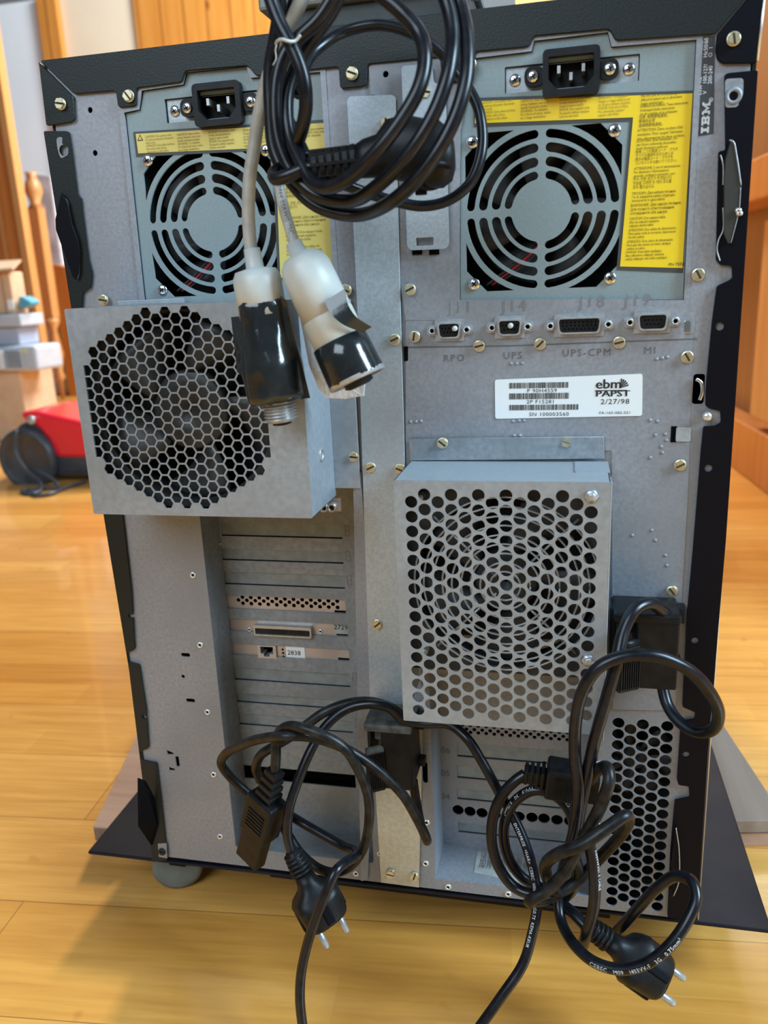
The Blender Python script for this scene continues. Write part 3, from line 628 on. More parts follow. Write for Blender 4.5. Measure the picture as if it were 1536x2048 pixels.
# right sub-panel carrying sockets
SP = sheet('socket_panel', rnd(P2([(812, 640), (905, 600), (1190, 598), (1300, 598), (1302, 612), (1385, 606), (1390, 640), (1385, 690), (1375, 1000), (1350, 1420), (1225, 1418), (1224, 900), (812, 940)], WC), .002), WC + .0008, .0008, GALV, TW, [rnd(prect(1387, 748, 1407, 808, WC), .002), pc(1236, 1207, .0045)], .0002)
sheet('hinge_slot', P2([(806, 694), (815, 693), (815, 722), (807, 723)], 0), -.0014, .0004, HOLE, SP)
sheet('seam', P2([(816, 693), (1020, 690), (1393, 676), (1393, 679), (1020, 693), (816, 696)], WC), WC + .0009, .0003, STAMP, SP)
FLG = sheet('fan_cover_flange', P2([(818, 877), (1207, 873), (1210, 917), (820, 921)], 0), .0006, .0012, GALV_D, TW, bevel=.0002)
nsl = sheet('notch', prect(1342, 852, 1352, 884, WC), WC + .0010, .0003, HOLE, SP); sheet('latch_tongue', rnd(prect(1352, 854, 1380, 882, WC), .001), WC + .0018, .0008, GALV_B, SP)
MB().lathe([(.0028, 0), (.0028, .004), (.002, .005)], at_panel(*xz(1413, 832, 0), -.001), 16).build('pin', RIVM, SP)
MB().tube(spline([pt(x, y, .0) for x, y in ((1392, 758), (1402, 765), (1404, 785), (1399, 800))]), .0012, 8).build('wire_clip', CHR, SP)
b = MB(); b.box(*sorted((pt(1368, 640).x, pt(1380, 640).x)), -.003, -.0005, pt(1370, 665).z, pt(1370, 641).z); b.build('spring_clip', CHR, SP, bevel=.0004)
for s, x, y, sz in (('RPO', 887, 723, .0062), ('UPS', 1006, 718, .0062), ('UPS-CPM', 1124, 713, .0062), ('MI', 1287, 708, .0062)): ptext('stamped_text', s, x, y, WC + .0008, sz, STAMP, SP, space=1.25)
for s, x, y in (('J11', 896, 626), ('J14', 1004, 623), ('J18', 1158, 615), ('J19', 1248, 612)): ptext('stamped_text', s, x, y, WC + .0008, .0098, EMB, SP, space=1.3)
dm = MB()
for x, y in ((1022, 727), (1033, 727), (1044, 726), (1313, 718), (1324, 716), (1334, 714), (821, 843), (832, 843), (842, 842), (1026, 842), (1038, 841), (1048, 841), (1300, 840), (1314, 842), (1330, 868), (1332, 880), (1322, 893), (1324, 905), (1300, 915), (1310, 870), (1028, 871), (1040, 871), (1303, 1060), (1310, 1080), (1264, 1070), (1330, 1110), (1333, 1130)):
    dm.lathe([(.0013, 0), (.0010, .0004), (.0003, .0006)], at_panel(*xz(x, y, WC), WC + .0008), 10)
dm.build('dimple', GALV, SP, kind='stuff')

# D-sub sockets
def dsub(px, py, off, n1, n2, plug, parent, wd=.019, lab=None):
    x, z = xz(px, py, WC); w0 = WC + .0008
    T = Matrix.Translation((0, 0, 0))
    hw = wd / 2
    base = MB(); base.prism([(p[0], p[1]) for p in rnd(rect(x - hw - .0018, z - .0068, x + hw + .0018, z + .0068), .0008)], w0, w0 + .0010, PANEL)
    for s_ in (-1, 1): base.prism(rnd(rect(x + s_ * off - .0036, z - .0034, x + s_ * off + .0036, z + .0034), .0032), w0, w0 + .0011, PANEL)
    o = base.build('socket', STEEL, parent, label=lab)
    D = lambda a, h: rnd([(x - a, z + h), (x + a, z + h), (x + a - .0010, z - h), (x - a + .0010, z - h)], .0022)
    sheet('socket_shell', D(hw, .0049), w0 + .0048, .0045, STEEL, o, [D(hw - .0009, .0040)])
    ins = MB(); ins.prism(D(hw - .0011, .0042), w0, w0 + .0036, PANEL); ins.mi = 1
    k = n1 + n2; rr = [n1, n2] if k < 20 else [9, 9, 8]
    for r_, n in enumerate(rr):
        for i in range(n):
            dx = (i - (n - 1) / 2) * .0022 * (1 if k < 20 else 1.1) ; dz = (.0012 - r_ * .0024) if k < 20 else (.002 - r_ * .002)
            ins.prism(circ(x + dx, z + dz, .0006, 8), w0 + .0036, w0 + .00375, PANEL)
    ins.build('socket_insert', [PLAS, HOLE], o)
    for s_ in (-1, 1):
        st = MB(); T2 = at_panel(x + s_ * off, z, w0 + .001); st.lathe([(.0026, 0), (.0026, .003), (.0015, .003), (.0014, .001)], T2, 6, False); st.mi = 1; st.lathe([(.0015, .0008), (.0001, .0008)], T2, 8, False)
        st.build('jack_screw', [STEEL, HOLE], o)
    if plug is not None: MB().lathe([(.0017, 0), (.0017, .0035), (.0012, .0042)], at_panel(x + plug, z + .0012, w0 + .0035), 12).build('blanking_pin', IVORY, o)
    return o
dsub(900, 660, .0110, 5, 4, .0040, TW, .0150); dsub(1020, 654, .0110, 5, 4, .0008, TW, .0150); dsub(1158, 650, .0172, 13, 12, None, TW, .0262); dsub(1304, 643, .0130, 5, 4, None, TW, .0175)

# maker's label
ML = sheet('maker_label', rnd(P2([(990, 759), (1285, 747), (1284, 831), (991, 837)], WC), .0016), WC + .0013, .0003, WHITE, TW, label='white bar code label')
WL = WC + .0013
bars = MB()
for x0_, x1_, y0_, y1_ in ((1019, 1137, 765, 777), (1019, 1137, 786, 799), (1019, 1157, 809, 821)):
    a = xz(x0_, y0_, WL); c = xz(x1_, y1_, WL); xx = a[0]; slope = (xz(x1_, y0_ - 3, WL)[1] - a[1])
    while xx < c[0]:
        bw = random.choice((.00022, .00022, .0004, .0006)); bars.box(xx, xx + bw, -WL - .0002, -WL, c[1] + .0006, a[1] - .0003); xx += bw + random.choice((.00022, .0003, .0005))
bars.build('bar_code', INK, ML)
for s, x, y, sz in (('P 90H4559', 1054, 785, .0033), ('2P F15281', 1053, 807, .0033), ('SN 100003560', 1058, 832, .0033), ('FA-165-082-021', 1198, 828, .0023), ('2/27/98', 1201, 808, .0045)): ptext('label_print', s, x, y, WL, sz, INK, ML, space=1.1, sx=1.15)
def bold(name, s, px, py, sz, sx):
    for d in (0, .00022, .00044): 
        a = xz(px, py, WL); o = text(name, s, a[0] + d, a[1], WL + d * .05, sz, INK, ML, sx=sx)
bold('maker_logo', 'ebm', 1190, 777, .0082, 1.1); bold('maker_logo', 'PAPST', 1190, 793, .0052, 1.45)
lg = MB(); lg.box(xz(1190, 781, WL)[0], xz(1254, 779, WL)[0], -WL - .0003, -WL, xz(1190, 782, WL)[1], xz(1190, 780.6, WL)[1])
fx, fz = xz(1240, 776, WL)
for k in range(5): 
    ang = .25 + k * .27; lg.prism([(fx, fz), (fx + .0052 * math.cos(ang), fz + .0058 * math.sin(ang)), (fx + .0052 * math.cos(ang + .17), fz + .0058 * math.sin(ang + .17))], WL, WL + .0003, PANEL)
lg.build('maker_logo', INK, ML)

# screws and rivets of the chassis
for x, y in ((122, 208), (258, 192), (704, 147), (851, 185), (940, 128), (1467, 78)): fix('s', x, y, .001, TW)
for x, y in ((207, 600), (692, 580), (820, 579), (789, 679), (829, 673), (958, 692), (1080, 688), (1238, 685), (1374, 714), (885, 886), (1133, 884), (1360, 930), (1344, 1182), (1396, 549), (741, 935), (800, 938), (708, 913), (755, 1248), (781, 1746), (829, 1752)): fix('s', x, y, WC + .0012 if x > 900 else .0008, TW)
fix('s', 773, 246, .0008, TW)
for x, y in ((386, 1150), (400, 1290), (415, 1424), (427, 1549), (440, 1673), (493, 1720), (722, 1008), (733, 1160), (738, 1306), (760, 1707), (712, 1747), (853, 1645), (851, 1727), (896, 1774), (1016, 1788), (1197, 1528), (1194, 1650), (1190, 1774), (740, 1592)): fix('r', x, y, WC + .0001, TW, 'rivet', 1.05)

# left card bay -----------------------------------------------------------------------------------------
def bay(name, x0, x1, z0, z1, d, label):
    hb = MB(); y0 = -WC + .0012; y1 = y0 + d; t = .0012
    hb.box(x0 - t, x0, y0, y1, z0, z1); hb.box(x1, x1 + t, y0, y1, z0, z1); hb.box(x0 - t, x1 + t, y0, y1, z1, z1 + t); hb.box(x0 - t, x1 + t, y0, y1, z0 - t, z0)
    return hb, y1
x0, x1, z0, z1 = min(p[0] for p in bayL), max(p[0] for p in bayL), min(p[1] for p in bayL), max(p[1] for p in bayL)
hb, yb = bay('b', x0, x1, z0, z1, .030, '')
BL = hb.build('card_bay', GALV_D, TW, label='left bay with adapter card slots'); wb = -yb
sl = []; card = []
slotsL = [(441, 1046, 685, 1078), (441, 1097, 687, 1128), (443, 1143, 690, 1178), (450, 1190, 692, 1228), (453, 1237, 696, 1274), (457, 1286, 699, 1323), (460, 1334, 701, 1375), (462, 1385, 704, 1421), (466, 1425, 706, 1467), (478, 1529, 712, 1577), (470, 1622, 716, 1648)]
def slrect(x0_, y0_, x1_, y1_, w):   # upper-left corner and lower-right corner in the picture
    return prect(x0_, y0_, x1_, y1_, w)
opn = [slrect(*slotsL[k], wb) for k in (3, 4, 5, 9)]; opb = [slrect(*slotsL[k], wb) for k in (0, 1, 2, 6, 7, 8, 10)]
back = sheet('slot_wall', rect(x0, z0, x1, z1), wb, .0012, GALV_D, BL, opn + opb, .0002)
for k in (0, 1, 2, 6, 7, 8, 10):
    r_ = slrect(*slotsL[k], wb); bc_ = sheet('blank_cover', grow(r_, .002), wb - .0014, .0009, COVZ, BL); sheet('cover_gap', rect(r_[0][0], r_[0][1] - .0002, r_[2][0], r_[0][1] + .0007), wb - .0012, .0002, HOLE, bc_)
for k in range(9):
    a = xz(slotsL[k][0] - 3, slotsL[k][3] + 8, wb); MB().box(a[0] - .003, a[0] + .0025, -wb - .003, -wb, a[1] - .0012, a[1] + .0012).build('guide_peg', GALV_B, BL, bevel=.0005)
for k in (0, 1, 2, 6, 7, 8, 10):
    a = xz(slotsL[k][2] + 4, (slotsL[k][1] + slotsL[k][3]) / 2, wb); sheet('number_mark', rect(a[0], a[1] - .004, a[0] + .0035, a[1] + .004), wb + .0003, .0003, EMB, BL, [rect(a[0] + .0003, a[1] - .0037, a[0] + .0032, a[1] - .0002), rect(a[0] + .0003, a[1] + .0002, a[0] + .0032, a[1] + .0037)])
for k in range(9):
    a = xz(452, slotsL[k][3] - 6, wb)
# adapter cards in slots 4, 5, 6
wcard = wb - .0016
r3 = slrect(*slotsL[3], wb); ph = []
cx0, cz0 = xz(477, 1201, wcard); cx1 = xz(675, 1212, wcard)[0]
for i in range(24):
    for j in range(3):
        if (j == 2 and i % 2 == 0 and i not in (0,)) : continue
        x = cx0 + (cx1 - cx0) * i / 23; z = cz0 + .0012 - j * .0052 + (0 if i % 2 == 0 else .0026) * (1) - .0008
        if r3[0][1] + .002 < z < r3[2][1] - .0005: ph.append(circ(x, z, .00165, 10))
sheet('perforated_card_bracket', grow(r3, .001), wcard, .0008, COPP, BL, ph)
r4 = slrect(*slotsL[4], wb); C4 = sheet('adapter_card_bracket', grow(r4, .001), wcard, .0008, COPP, BL)
a = xz(510, 1246, wb); c = xz(626, 1273, wb)
sheet('ribbon_socket_shell', rnd(rect(a[0], c[1], c[0], a[1]), .0015), wb + .004, .006, STEEL, C4, [rnd(rect(a[0] + .0012, c[1] + .0012, c[0] - .0012, a[1] - .0025), .001)], .0003)
pin = MB(); pin.box(a[0] + .0012, c[0] - .0012, -wb, -wb + .001, c[1] + .0012, a[1] - .0025)
for k in range(38): xx = a[0] + .002 + k * (c[0] - a[0] - .004) / 38; pin.box(xx, xx + .0005, -wb - .003, -wb, c[1] + .0016, a[1] - .003)
pin.build('socket_pins', FANM, C4)
for x, y in ((499, 1259), (641, 1263)): fix('r', x, y, wcard, C4, 'jack_screw', .8)
sheet('number_sticker', prect(666, 1244, 695, 1270, wb), wcard + .0004, .0003, STICK, C4); ptext('number_text', '2729', 668, 1258, wcard + .0004, .0056, INK, C4)
r5 = slrect(*slotsL[5], wb); jp = prect(517, 1291, 550, 1316, wb)
C5 = sheet('network_card_bracket', grow(r5, .001), wcard, .0008, COPP, BL, [jp, pc(564, 1301, .001, wb), pc(565, 1308, .001, wb), pc(566, 1315, .001, wb)])
x_0, z_0, x_1, z_1 = jp[0][0], jp[0][1], jp[2][0], jp[2][1]
sheet('network_socket', rect(x_0 - .001, z_0 - .0005, x_1 + .0015, z_1 + .0005), wb + .0004, .008, STEEL, C5, [[(x_0 + .0015, z_1 - .0006), (x_0 + .0015, z_0 + .0035), (x_0 + .004, z_0 + .0035), (x_0 + .004, z_0 + .001), (x_1 - .004, z_0 + .001), (x_1 - .004, z_0 + .0035), (x_1 - .001, z_0 + .0035), (x_1 - .001, z_1 - .0006)]])
sheet('number_sticker', prect(570, 1293, 610, 1323, wb), wcard + .0004, .0003, WHITE, C5); ptext('number_text', '2838', 575, 1309, wcard + .0004, .0056, INK, C5)
for k in (3, 4, 5):
    x0_, y0_, x1_, y1_ = slotsL[k]
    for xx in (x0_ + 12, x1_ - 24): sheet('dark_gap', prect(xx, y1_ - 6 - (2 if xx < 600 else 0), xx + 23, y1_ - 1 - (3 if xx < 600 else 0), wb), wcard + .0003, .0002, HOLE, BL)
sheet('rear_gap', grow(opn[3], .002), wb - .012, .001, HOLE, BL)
for k in range(8, 9): pass
# coaxial card at the very top of the bay, seen beneath the fan cover
a = xz(640, 995, WC); CX = sheet('coaxial_card_bracket', prect(636, 995, 683, 1022, WC), WC + .0008, .0008, COPP, TW)
for x in (652, 668): MB().lathe([(.0032, 0), (.0032, .006), (.002, .006), (.0018, .003)], at_panel(*xz(x, 1011, WC), WC + .0008), 14, False).build('coaxial_socket', STEEL, CX)

# right card bay ----------------------------------------------------------------------------------------
x0, x1, z0, z1 = min(p[0] for p in bayR), max(p[0] for p in bayR), min(p[1] for p in bayR), max(p[1] for p in bayR)
hb, yb = bay('b', x0, x1, z0, z1, .040, '')
BR = hb.build('card_bay', GALV, TW, label='right bay with covered slots'); wr = -yb
hol = [pc(916, 1620, .0046, wr), pc(940, 1623, .0046, wr), pc(964, 1626, .0046, wr), pc(990, 1629, .0046, wr), pc(1038, 1633, .0046, wr), pc(1064, 1635, .0046, wr), pc(1088, 1637, .0046, wr), pc(1114, 1640, .0046, wr), pc(1140, 1642, .0046, wr)]
pz, px_ = xz(925, 1456, wr), xz(1135, 1470, wr)
for i in range(27):
    for j in range(2): hol.append(circ(pz[0] + (px_[0] - pz[0]) * i / 26, pz[1] + (.0012 if i % 2 else -.0014) + .004 - j * .006, .0016, 8))
RB = [((914, 1485, 1150, 1536), '06'), ((914, 1531, 1150, 1580), '05'), ((914, 1577, 1150, 1624), '04'), ((916, 1645, 1150, 1692), '')]
RB = [((xa, ya, xb, yb2 - 3), s) for (xa, ya, xb, yb2), s in RB]
sheet('slot_wall', rect(x0, z0, x1, z1), wr, .0012, GALV, BR, hol + [prect(*q_, wr) for q_, s in RB], .0002)
for (xa, ya, xb, yb2), s_t in RB:
    r_ = prect(xa, ya, xb, yb2, wr); bc_ = sheet('blank_cover', grow(r_, .002), wr - .0014, .0008, COVZ, BR)
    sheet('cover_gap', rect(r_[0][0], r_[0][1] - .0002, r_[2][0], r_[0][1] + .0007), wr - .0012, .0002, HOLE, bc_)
    if s_t: ptext('stamped_text', s_t, xa - 32, ya + 20, wr, .0075, STAMP, BR)
zs = z0 + .0003
q = [onZ(955, 1703, zs), onZ(1095, 1722, zs), onZ(1085, 1775, zs), onZ(948, 1745, zs)]
SK = MB(); SK.prism([(p.x, p.y) for p in q], zs - .0002, zs + .0002); SKO = SK.build('instruction_sticker', STICK, BR)
dirx = (q[1] - q[0]).normalized(); 
Tst = Matrix.Translation((q[0].x + .003, q[0].y - .0055, zs + .0005)) @ Matrix.Rotation(math.atan2(dirx.y, dirx.x), 4, 'Z')
text('sticker_text', '注意更换后板与光面\n否则会影响电源产品\n如需维修请参考说明书\n操作使用手册第二页', 0, 0, 0, .0056, EMB, SKO, base=Tst, line=.78)

# cage behind the vent holes so that light does not leak, dark
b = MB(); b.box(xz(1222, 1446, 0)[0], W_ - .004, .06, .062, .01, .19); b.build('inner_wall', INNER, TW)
fan(vx0 + .014, xz(1290, 1560, 0)[1], -.03, .03, 7, TW, .010)

# hexagon fan cover -------------------------------------------------------------------------------------
w2 = .055
p0 = pt(128, 618, w2); p1 = pt(625, 1032, w2)
hx0, hz1, hz0 = p0.x, p0.z, pt(187, 1028, w2).z; hx1 = pt(625, 1032, w2).x
ccx, ccz = xz(352, 822, w2)
hexes = []; s_ = .00435; dxc = 1.5 * s_; dzr = math.sqrt(3) * s_; cl = .0605
for i in range(-12, 13):
    for j in range(-12, 13):
        x = i * dxc; z = j * dzr + (dzr / 2 if i % 2 else 0)
        if math.hypot(x * .97, z) > .0635: continue
        h = circ(x, z, s_ - .00052 / .866, 6)
        h = clip(clip(h, 1, 0, -cl), -1, 0, -cl)
        if len(h) > 2 and max(p[0] for p in h) - min(p[0] for p in h) > .001: hexes.append([(ccx + a, ccz + c) for a, c in h])
HB = sheet('fan_cover', rnd(rect(hx0, hz0, hx1, hz1), .0015), w2, .001, BOXM, TW, hexes, .0002, label='steel fan cover with hexagonal mesh')
yf = -w2 + .001; yp = .0
b = MB(); b.box(hx0, hx0 + .001, yf, yp, hz0, hz1); b.box(hx1 - .001, hx1, yf, yp, hz0, hz1); b.box(hx0, hx1, yf, yp, hz1 - .001, hz1); b.box(hx0, hx1, yf, yp, hz0, hz0 + .001)
b.box(hx1, xz(722, 975)[0], -.0016, -.0004, hz0 + .006, hz1 - .002)
b.box(xz(236, 600)[0], xz(370, 600)[0], -.0016, -.0004, hz1, hz1 + .003)
b.build('cover_side', BOXM, HB, bevel=.0003)
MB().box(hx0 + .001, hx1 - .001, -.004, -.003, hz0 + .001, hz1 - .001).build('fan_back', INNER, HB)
sheet('fan_frame', rect(hx0 + .002, hz0 + .003, hx1 - .014, hz1 - .003), w2 - .012, .020, FANM, HB, [circ(ccx, ccz, .0605, 40)], .0005)
fan(ccx + .002, ccz - .002, w2 - .018, .0585, 5, HB, .026, .9, noisy('grey_fan', (.022, .025, .026), (.055, .056, .056), 40, 0, .45))
MB().lathe([(.0045, 0), (.0045, .0005), (.003, .0005), (.003, -.001)], Matrix.Translation((hx1, -.028, xz(676, 905, .02)[1])) @ Matrix.Rotation(PI / 2, 4, 'Y'), 16, False).build('cover_hole', STEEL, HB)

# round-hole fan cover ----------------------------------------------------------------------------------
w3 = .055
gx0, gz1 = xz(787, 961, w3); gx1 = xz(1222, 962, w3)[0]; gz0 = xz(808, 1441, w3)[1]
hx_, hz_ = xz(822, 1004, w3); rr_ = xz(1184, 1022, w3); cdx = (xz(1183, 990, w3)[0] - hx_) / 13; cdz = (hz_ - xz(835, 1420, w3)[1]) / 15
print('box2', gx0, gx1, gz0, gz1, cdx, cdz)
rh_ = []
for c in range(14):
    for r in range(16):
        z = hz_ - r * cdz + (cdz / 2 if c % 2 else 0); x = hx_ + c * cdx
        if math.hypot(x - xz(1183, 992, w3)[0], z - xz(1183, 992, w3)[1]) < .003 and False: continue
        rh_.append(circ(x, z, .00385, 18))
GB = sheet('fan_cover', rnd(rect(gx0, gz0, gx1, gz1), .0012), w3, .001, BOXM, TW, rh_, .0002, label='steel fan cover with round holes')
b = MB(); yf = -w3 + .001; b.box(gx0, gx0 + .001, yf, 0, gz0, gz1); b.box(gx1 - .001, gx1, yf, 0, gz0, gz1); b.box(gx0, gx1, yf, 0, gz1 - .001, gz1)
b.box(gx1, gx1 + .0008, yf - .001, -.04, gz0 - .004, gz1 + .0)
b.build('cover_side', GALV_B, GB, bevel=.0003)
sheet('cover_overlap', rnd([(x, z) for x, z in rect(gx1 - .020, .0, gx1 + .0005, .028)], .001), 0, .0008, GALV_B, GB, base=Matrix.Translation((0, -.030 - .001, gz1 + .0008)) @ Matrix.Translation((0, 0, 0)))
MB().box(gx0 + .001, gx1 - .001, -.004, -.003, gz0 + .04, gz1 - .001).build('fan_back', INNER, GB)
fcx, fcz = xz(1010, 1172, w3 - .012)
sheet('fan_frame', rect(gx0 + .003, fcz - .062, gx1 - .003, min(fcz + .062, gz1 - .002)), w3 - .016, .02, FANM, GB, [circ(fcx, fcz, .0575, 40)], .0005)
fan(fcx, fcz, w3 - .024, .056, 5, GB, .020, .7)
g = MB()
for k in range(9):
    r_ = .0095 + k * .0060; q = [V((fcx + r_ * math.cos(2 * PI * i / 48), -w3 + .012, fcz + r_ * math.sin(2 * PI * i / 48))) for i in range(49)]; g.tube(q, .00075, 6)
for a in (PI / 4, 3 * PI / 4, -PI / 4, -3 * PI / 4):
    g.tube([V((fcx + r_ * math.cos(a), -w3 + .0135, fcz + r_ * math.sin(a))) for r_ in (.008, .062)], .0009, 6)
g.build('wire_guard', STEEL, GB)
for x, y in ((1183, 992), (1176, 1320)):
    a = xz(x, y, w3); s2 = MB(); s2.lathe([(.0042, 0), (.0042, .0022), (.0036, .0030)], at_panel(*a, w3 - .001), 6); s2.lathe([(.0024, .0028), (.0024, .0042), (.0018, .0046)], at_panel(*a, w3 - .001), 16); s2.build('hex_bolt', STEEL, GB)
for x, y in ((842, 992), (851, 1300)):
    a = xz(x, y, w3 - .01); s2 = MB(); s2.lathe([(.0022, 0)] + [((.0022 if k % 2 else .0018), .001 * k) for k in range(1, 9)], at_panel(*a, w3 - .014), 12); s2.build('threaded_stud', STEEL, GB)

# cable clamps ------------------------------------------------------------------------------------------
def clamp(x0_, y0_, x1_, y1_, w, label, dusty):
    a = pt(x0_, y0_, w); c = pt(x1_, y1_, w); xa, xb, zb, za = a.x, c.x, c.z, a.z
    m = DUST if dusty else PLAS
    b = MB(); b.box(xa + (xb - xa) * .35, xb, -w, 0, zb, za)                                     # main block
    o = b.build('cable_clamp', PLAS, TW, bevel=.0012, label=label)
    MB().box(xa, xb + .0005, -w - .0008, -.001, za - .004, za + .002).build('clamp_top', m, o, bevel=.0012)
    MB().box(xa - .001, xa + .002, -.02, 0, zb - .002, za).build('clamp_side', PLAS, o, bevel=.0006)
    lev = MB(); n = 9
    lx0, lx1 = xa + .002, xa + (xb - xa) * .42
    T = Matrix.Translation((lx1, -w - .001, 0)) @ Matrix.Rotation(.55, 4, 'Z')
    L = lx1 - lx0
    lev.box(-L, 0, .0, .006, zb + .000, za - .019, T)
    for k in range(n): xx = -L + (k + .5) * L / n; lev.box(xx - L / n * .28, xx + L / n * .28, -.0012, .0, zb + .002, za - .020, T)
    lev.build('clamp_lever', PLAS, o, bevel=.0003)
    MB().tube([T @ V((-L, .003, za - .0175)), T @ V((0, .003, za - .0175))], .003, 10).build('lever_pivot', m, o)
    MB().box(lx0 + .004, lx0 + .010, -w + .006, -w + .016, za - .014, za - .004).build('clamp_block', m, o, bevel=.001)
    MB().box(xb, xb + .006, -.012, -.002, za - .012, za - .001).build('clamp_tooth', PLAS, o, bevel=.001)
    MB().box(xb - .001, xb + .005, -.010, -.002, zb + .006, zb + .012).build('clamp_tooth', PLAS, o, bevel=.001)
    return o
clamp(1229, 1232, 1353, 1382, .032, 'black plastic cable clamp right of the round-hole fan cover', False)
cl = clamp(727, 1452, 826, 1583, .032, 'dusty black plastic cable clamp below the centre strip', True)
fix('s', 776, 1484, .018, cl, 'screw', .9)

# ================================================================== things around
DV = empty('grey_device', (.22, .15, H_), 'grey plastic device box standing on top of the tower', 'device')
xa = onY(519, 30, .01).x; xb = onY(953, 5, .01).x
MB().box(xa, xb, .008, .36, H_ + .0145, H_ + .16).build('device_body', DEVG, DV, bevel=.002)
MB().box(xa + .006, xb - .004, .014, .34, H_ + .0, H_ + .0145).build('device_base', noisy('dark_grey_foot', (.05, .056, .054), (.06, .066, .064), 300, 0, .6), DV, bevel=.001)
MB().box(xb - .003, xb + .001, .004, .008, H_ + .006, H_ + .16).build('device_edge', RIVM, DV)

# wooden board under the tower
r0_, r1_, r2_ = [tuple(onZ(x, y, FLOOR + .030).xy) for x, y in ((1572, 1640), (1536, 1585), (1432, 1427))]; q1 = onZ(1500, 1640, FLOOR + .030); q0 = onZ(186, 1657, FLOOR + .030)
SL = empty('wooden_board', (.2, .45, FLOOR), 'weathered wooden board lying on the floor under the tower', 'board')
b = MB(); b.prism([(q0.x, q0.y), r0_, r1_, r2_, (.47, .50), (q0.x + .06, .48), (onZ(306, 1450, FLOOR + .03).x, onZ(306, 1450, FLOOR + .03).y)], FLOOR + .0165, FLOOR + .030); b.build('top_board', SLABR, SL, bevel=.001)
b = MB(); b.prism([(q0.x + .001, q0.y + .002), (r0_[0] - .002, r0_[1] + .002), (r1_[0] - .002, r1_[1]), (r2_[0] - .003, r2_[1]), (.46, .48), (q0.x + .06, .46)], FLOOR, FLOOR + .0145); b.build('bottom_board', SLABW, SL, bevel=.001)
q2 = [onZ(x, y, FLOOR + .0305) for x, y in ((186, 1655), (250, 1660), (360, 1440), (295, 1400), (270, 1480))]
b = MB(); b.prism([(p.x, p.y) for p in q2], FLOOR + .0301, FLOOR + .0312); b.build('pinkish_surface', SLABW, SL)

# vacuum cleaner ----------------------------------------------------------------------------------------
VC = empty('vacuum_cleaner', onZ(90, 985, FLOOR), 'red and anthracite canister vacuum cleaner on the floor', 'vacuum cleaner')
YV = 1.52
def vp(x, y, Y=YV): return onY(x, y, Y)
side = [(0, 975), (0, 905), (8, 880), (30, 852), (60, 838), (100, 842), (165, 850), (240, 880), (260, 910), (255, 960), (240, 968), (175, 962), (110, 972), (60, 982), (20, 982)]
sd = [vp(*p) for p in side]; fl = FLOOR + .012
Tv = Matrix(((1, 0, 0, 0), (0, 0, -1, 0), (0, 1, 0, 0), (0, 0, 0, 1)))
b = MB(); b.prism([(p.x, max(p.z, fl)) for p in sd], -YV, -YV - .26, Tv)
vb = b.build('body', ANTH, VC, bevel=.03)
red = [(40, 824), (75, 822), (160, 842), (240, 872), (250, 905), (165, 916), (112, 915), (98, 880), (78, 856), (48, 841)]
b = MB(); b.prism([(vp(*p).x, vp(*p).z) for p in red], -YV + .006, -YV - .22, Tv); b.build('red_lid', RED, VC, bevel=.012)
wc = vp(56, 918, YV - .015); Tw = Matrix.Translation(wc) @ Matrix.Rotation(PI / 2, 4, 'X')
rw = (vp(112, 918).x - vp(2, 918).x) / 2
b = MB(); b.lathe([(rw * .98, -.02), (rw, .0), (rw * .96, .012), (rw * .86, .018), (rw * .82, .014), (.01, .016)], Tw, 48, True); b.build('wheel', ANTH, VC)
MB().lathe([(.013, 0), (.013, .006), (.009, .009)], Matrix.Translation(vp(64, 840, YV - .012)) @ Matrix.Rotation(PI / 2, 4, 'X'), 20).build('power_button', STEEL, VC)
c1 = spline([vp(32, 860, YV - .05), vp(32, 905, YV - .06), vp(52, 940, YV - .07), vp(80, 965, YV - .09), onZ(80, 982, FLOOR + .006), onZ(60, 988, FLOOR + .005), onZ(45, 982, FLOOR + .005), onZ(80, 978, FLOOR + .005), onZ(116, 974, FLOOR + .007), vp(100, 955, YV - .07), vp(68, 940, YV - .06)])
MB().tube(c1, .0055, 8).build('mains_cord', ANTH, VC)
c1 = spline([onZ(x, y, FLOOR + .006) for x, y in ((60, 982), (75, 991), (100, 988), (130, 976), (172, 963))]); MB().tube(c1, .005, 8).build('mains_cord', ANTH, VC)

# boxes and printer on the left -------------------------------------------------------------------------
def bbox(name, m, px0, py0, px1, py1, Y, d, **kw):
    a = onY(px0, py0, Y); c = onY(px1, py1, Y); return MB().box(a.x, c.x, Y, Y + d, c.z, a.z).build(name, m, bevel=.006, **kw)
Yb = 2.15
def zz(y): return onY(40, y, Yb).z
def xx(x, y): return onY(x, y, Yb).x
def stack(name, m, px1, y0, y1, Yo, d, parent=None, x0=-140, bev=.006, **kw):
    z1 = zz(y0); z0 = zz(y1) if y1 else FLOOR
    ym = (y0 + (y1 or 836)) / 2
    return MB().box(xx(x0, ym), xx(px1, ym), Yb + Yo, Yb + Yo + d, z0 + .001, z1).build(name, m, parent, bevel=bev, **kw)
stack('cardboard_box', CARD, 46, 742, None, .0, .20, label='cardboard box on the floor under the grey appliance', cat='box')
PR = empty('grey_appliance', onY(0, 735, Yb), 'pale grey appliance with a ventilation grid lying on the cardboard box', 'appliance')
stack('housing', CRTG, 84, 691, 742, -.03, .16, PR, bev=.012)
stack('front_bezel', mat('bezel_grey', (.62, .63, .66), 0, .5), 20, 696, 737, -.042, .012, PR, x0=-60)
gr = MB(); gx0_, gx1_, gz0_, gz1_ = xx(25, 715), xx(53, 715), zz(733), zz(699)
for i in range(7): x_ = gx0_ + (gx1_ - gx0_) * i / 6; gr.box(x_ - .001, x_ + .001, Yb - .036, Yb - .030, gz0_, gz1_)
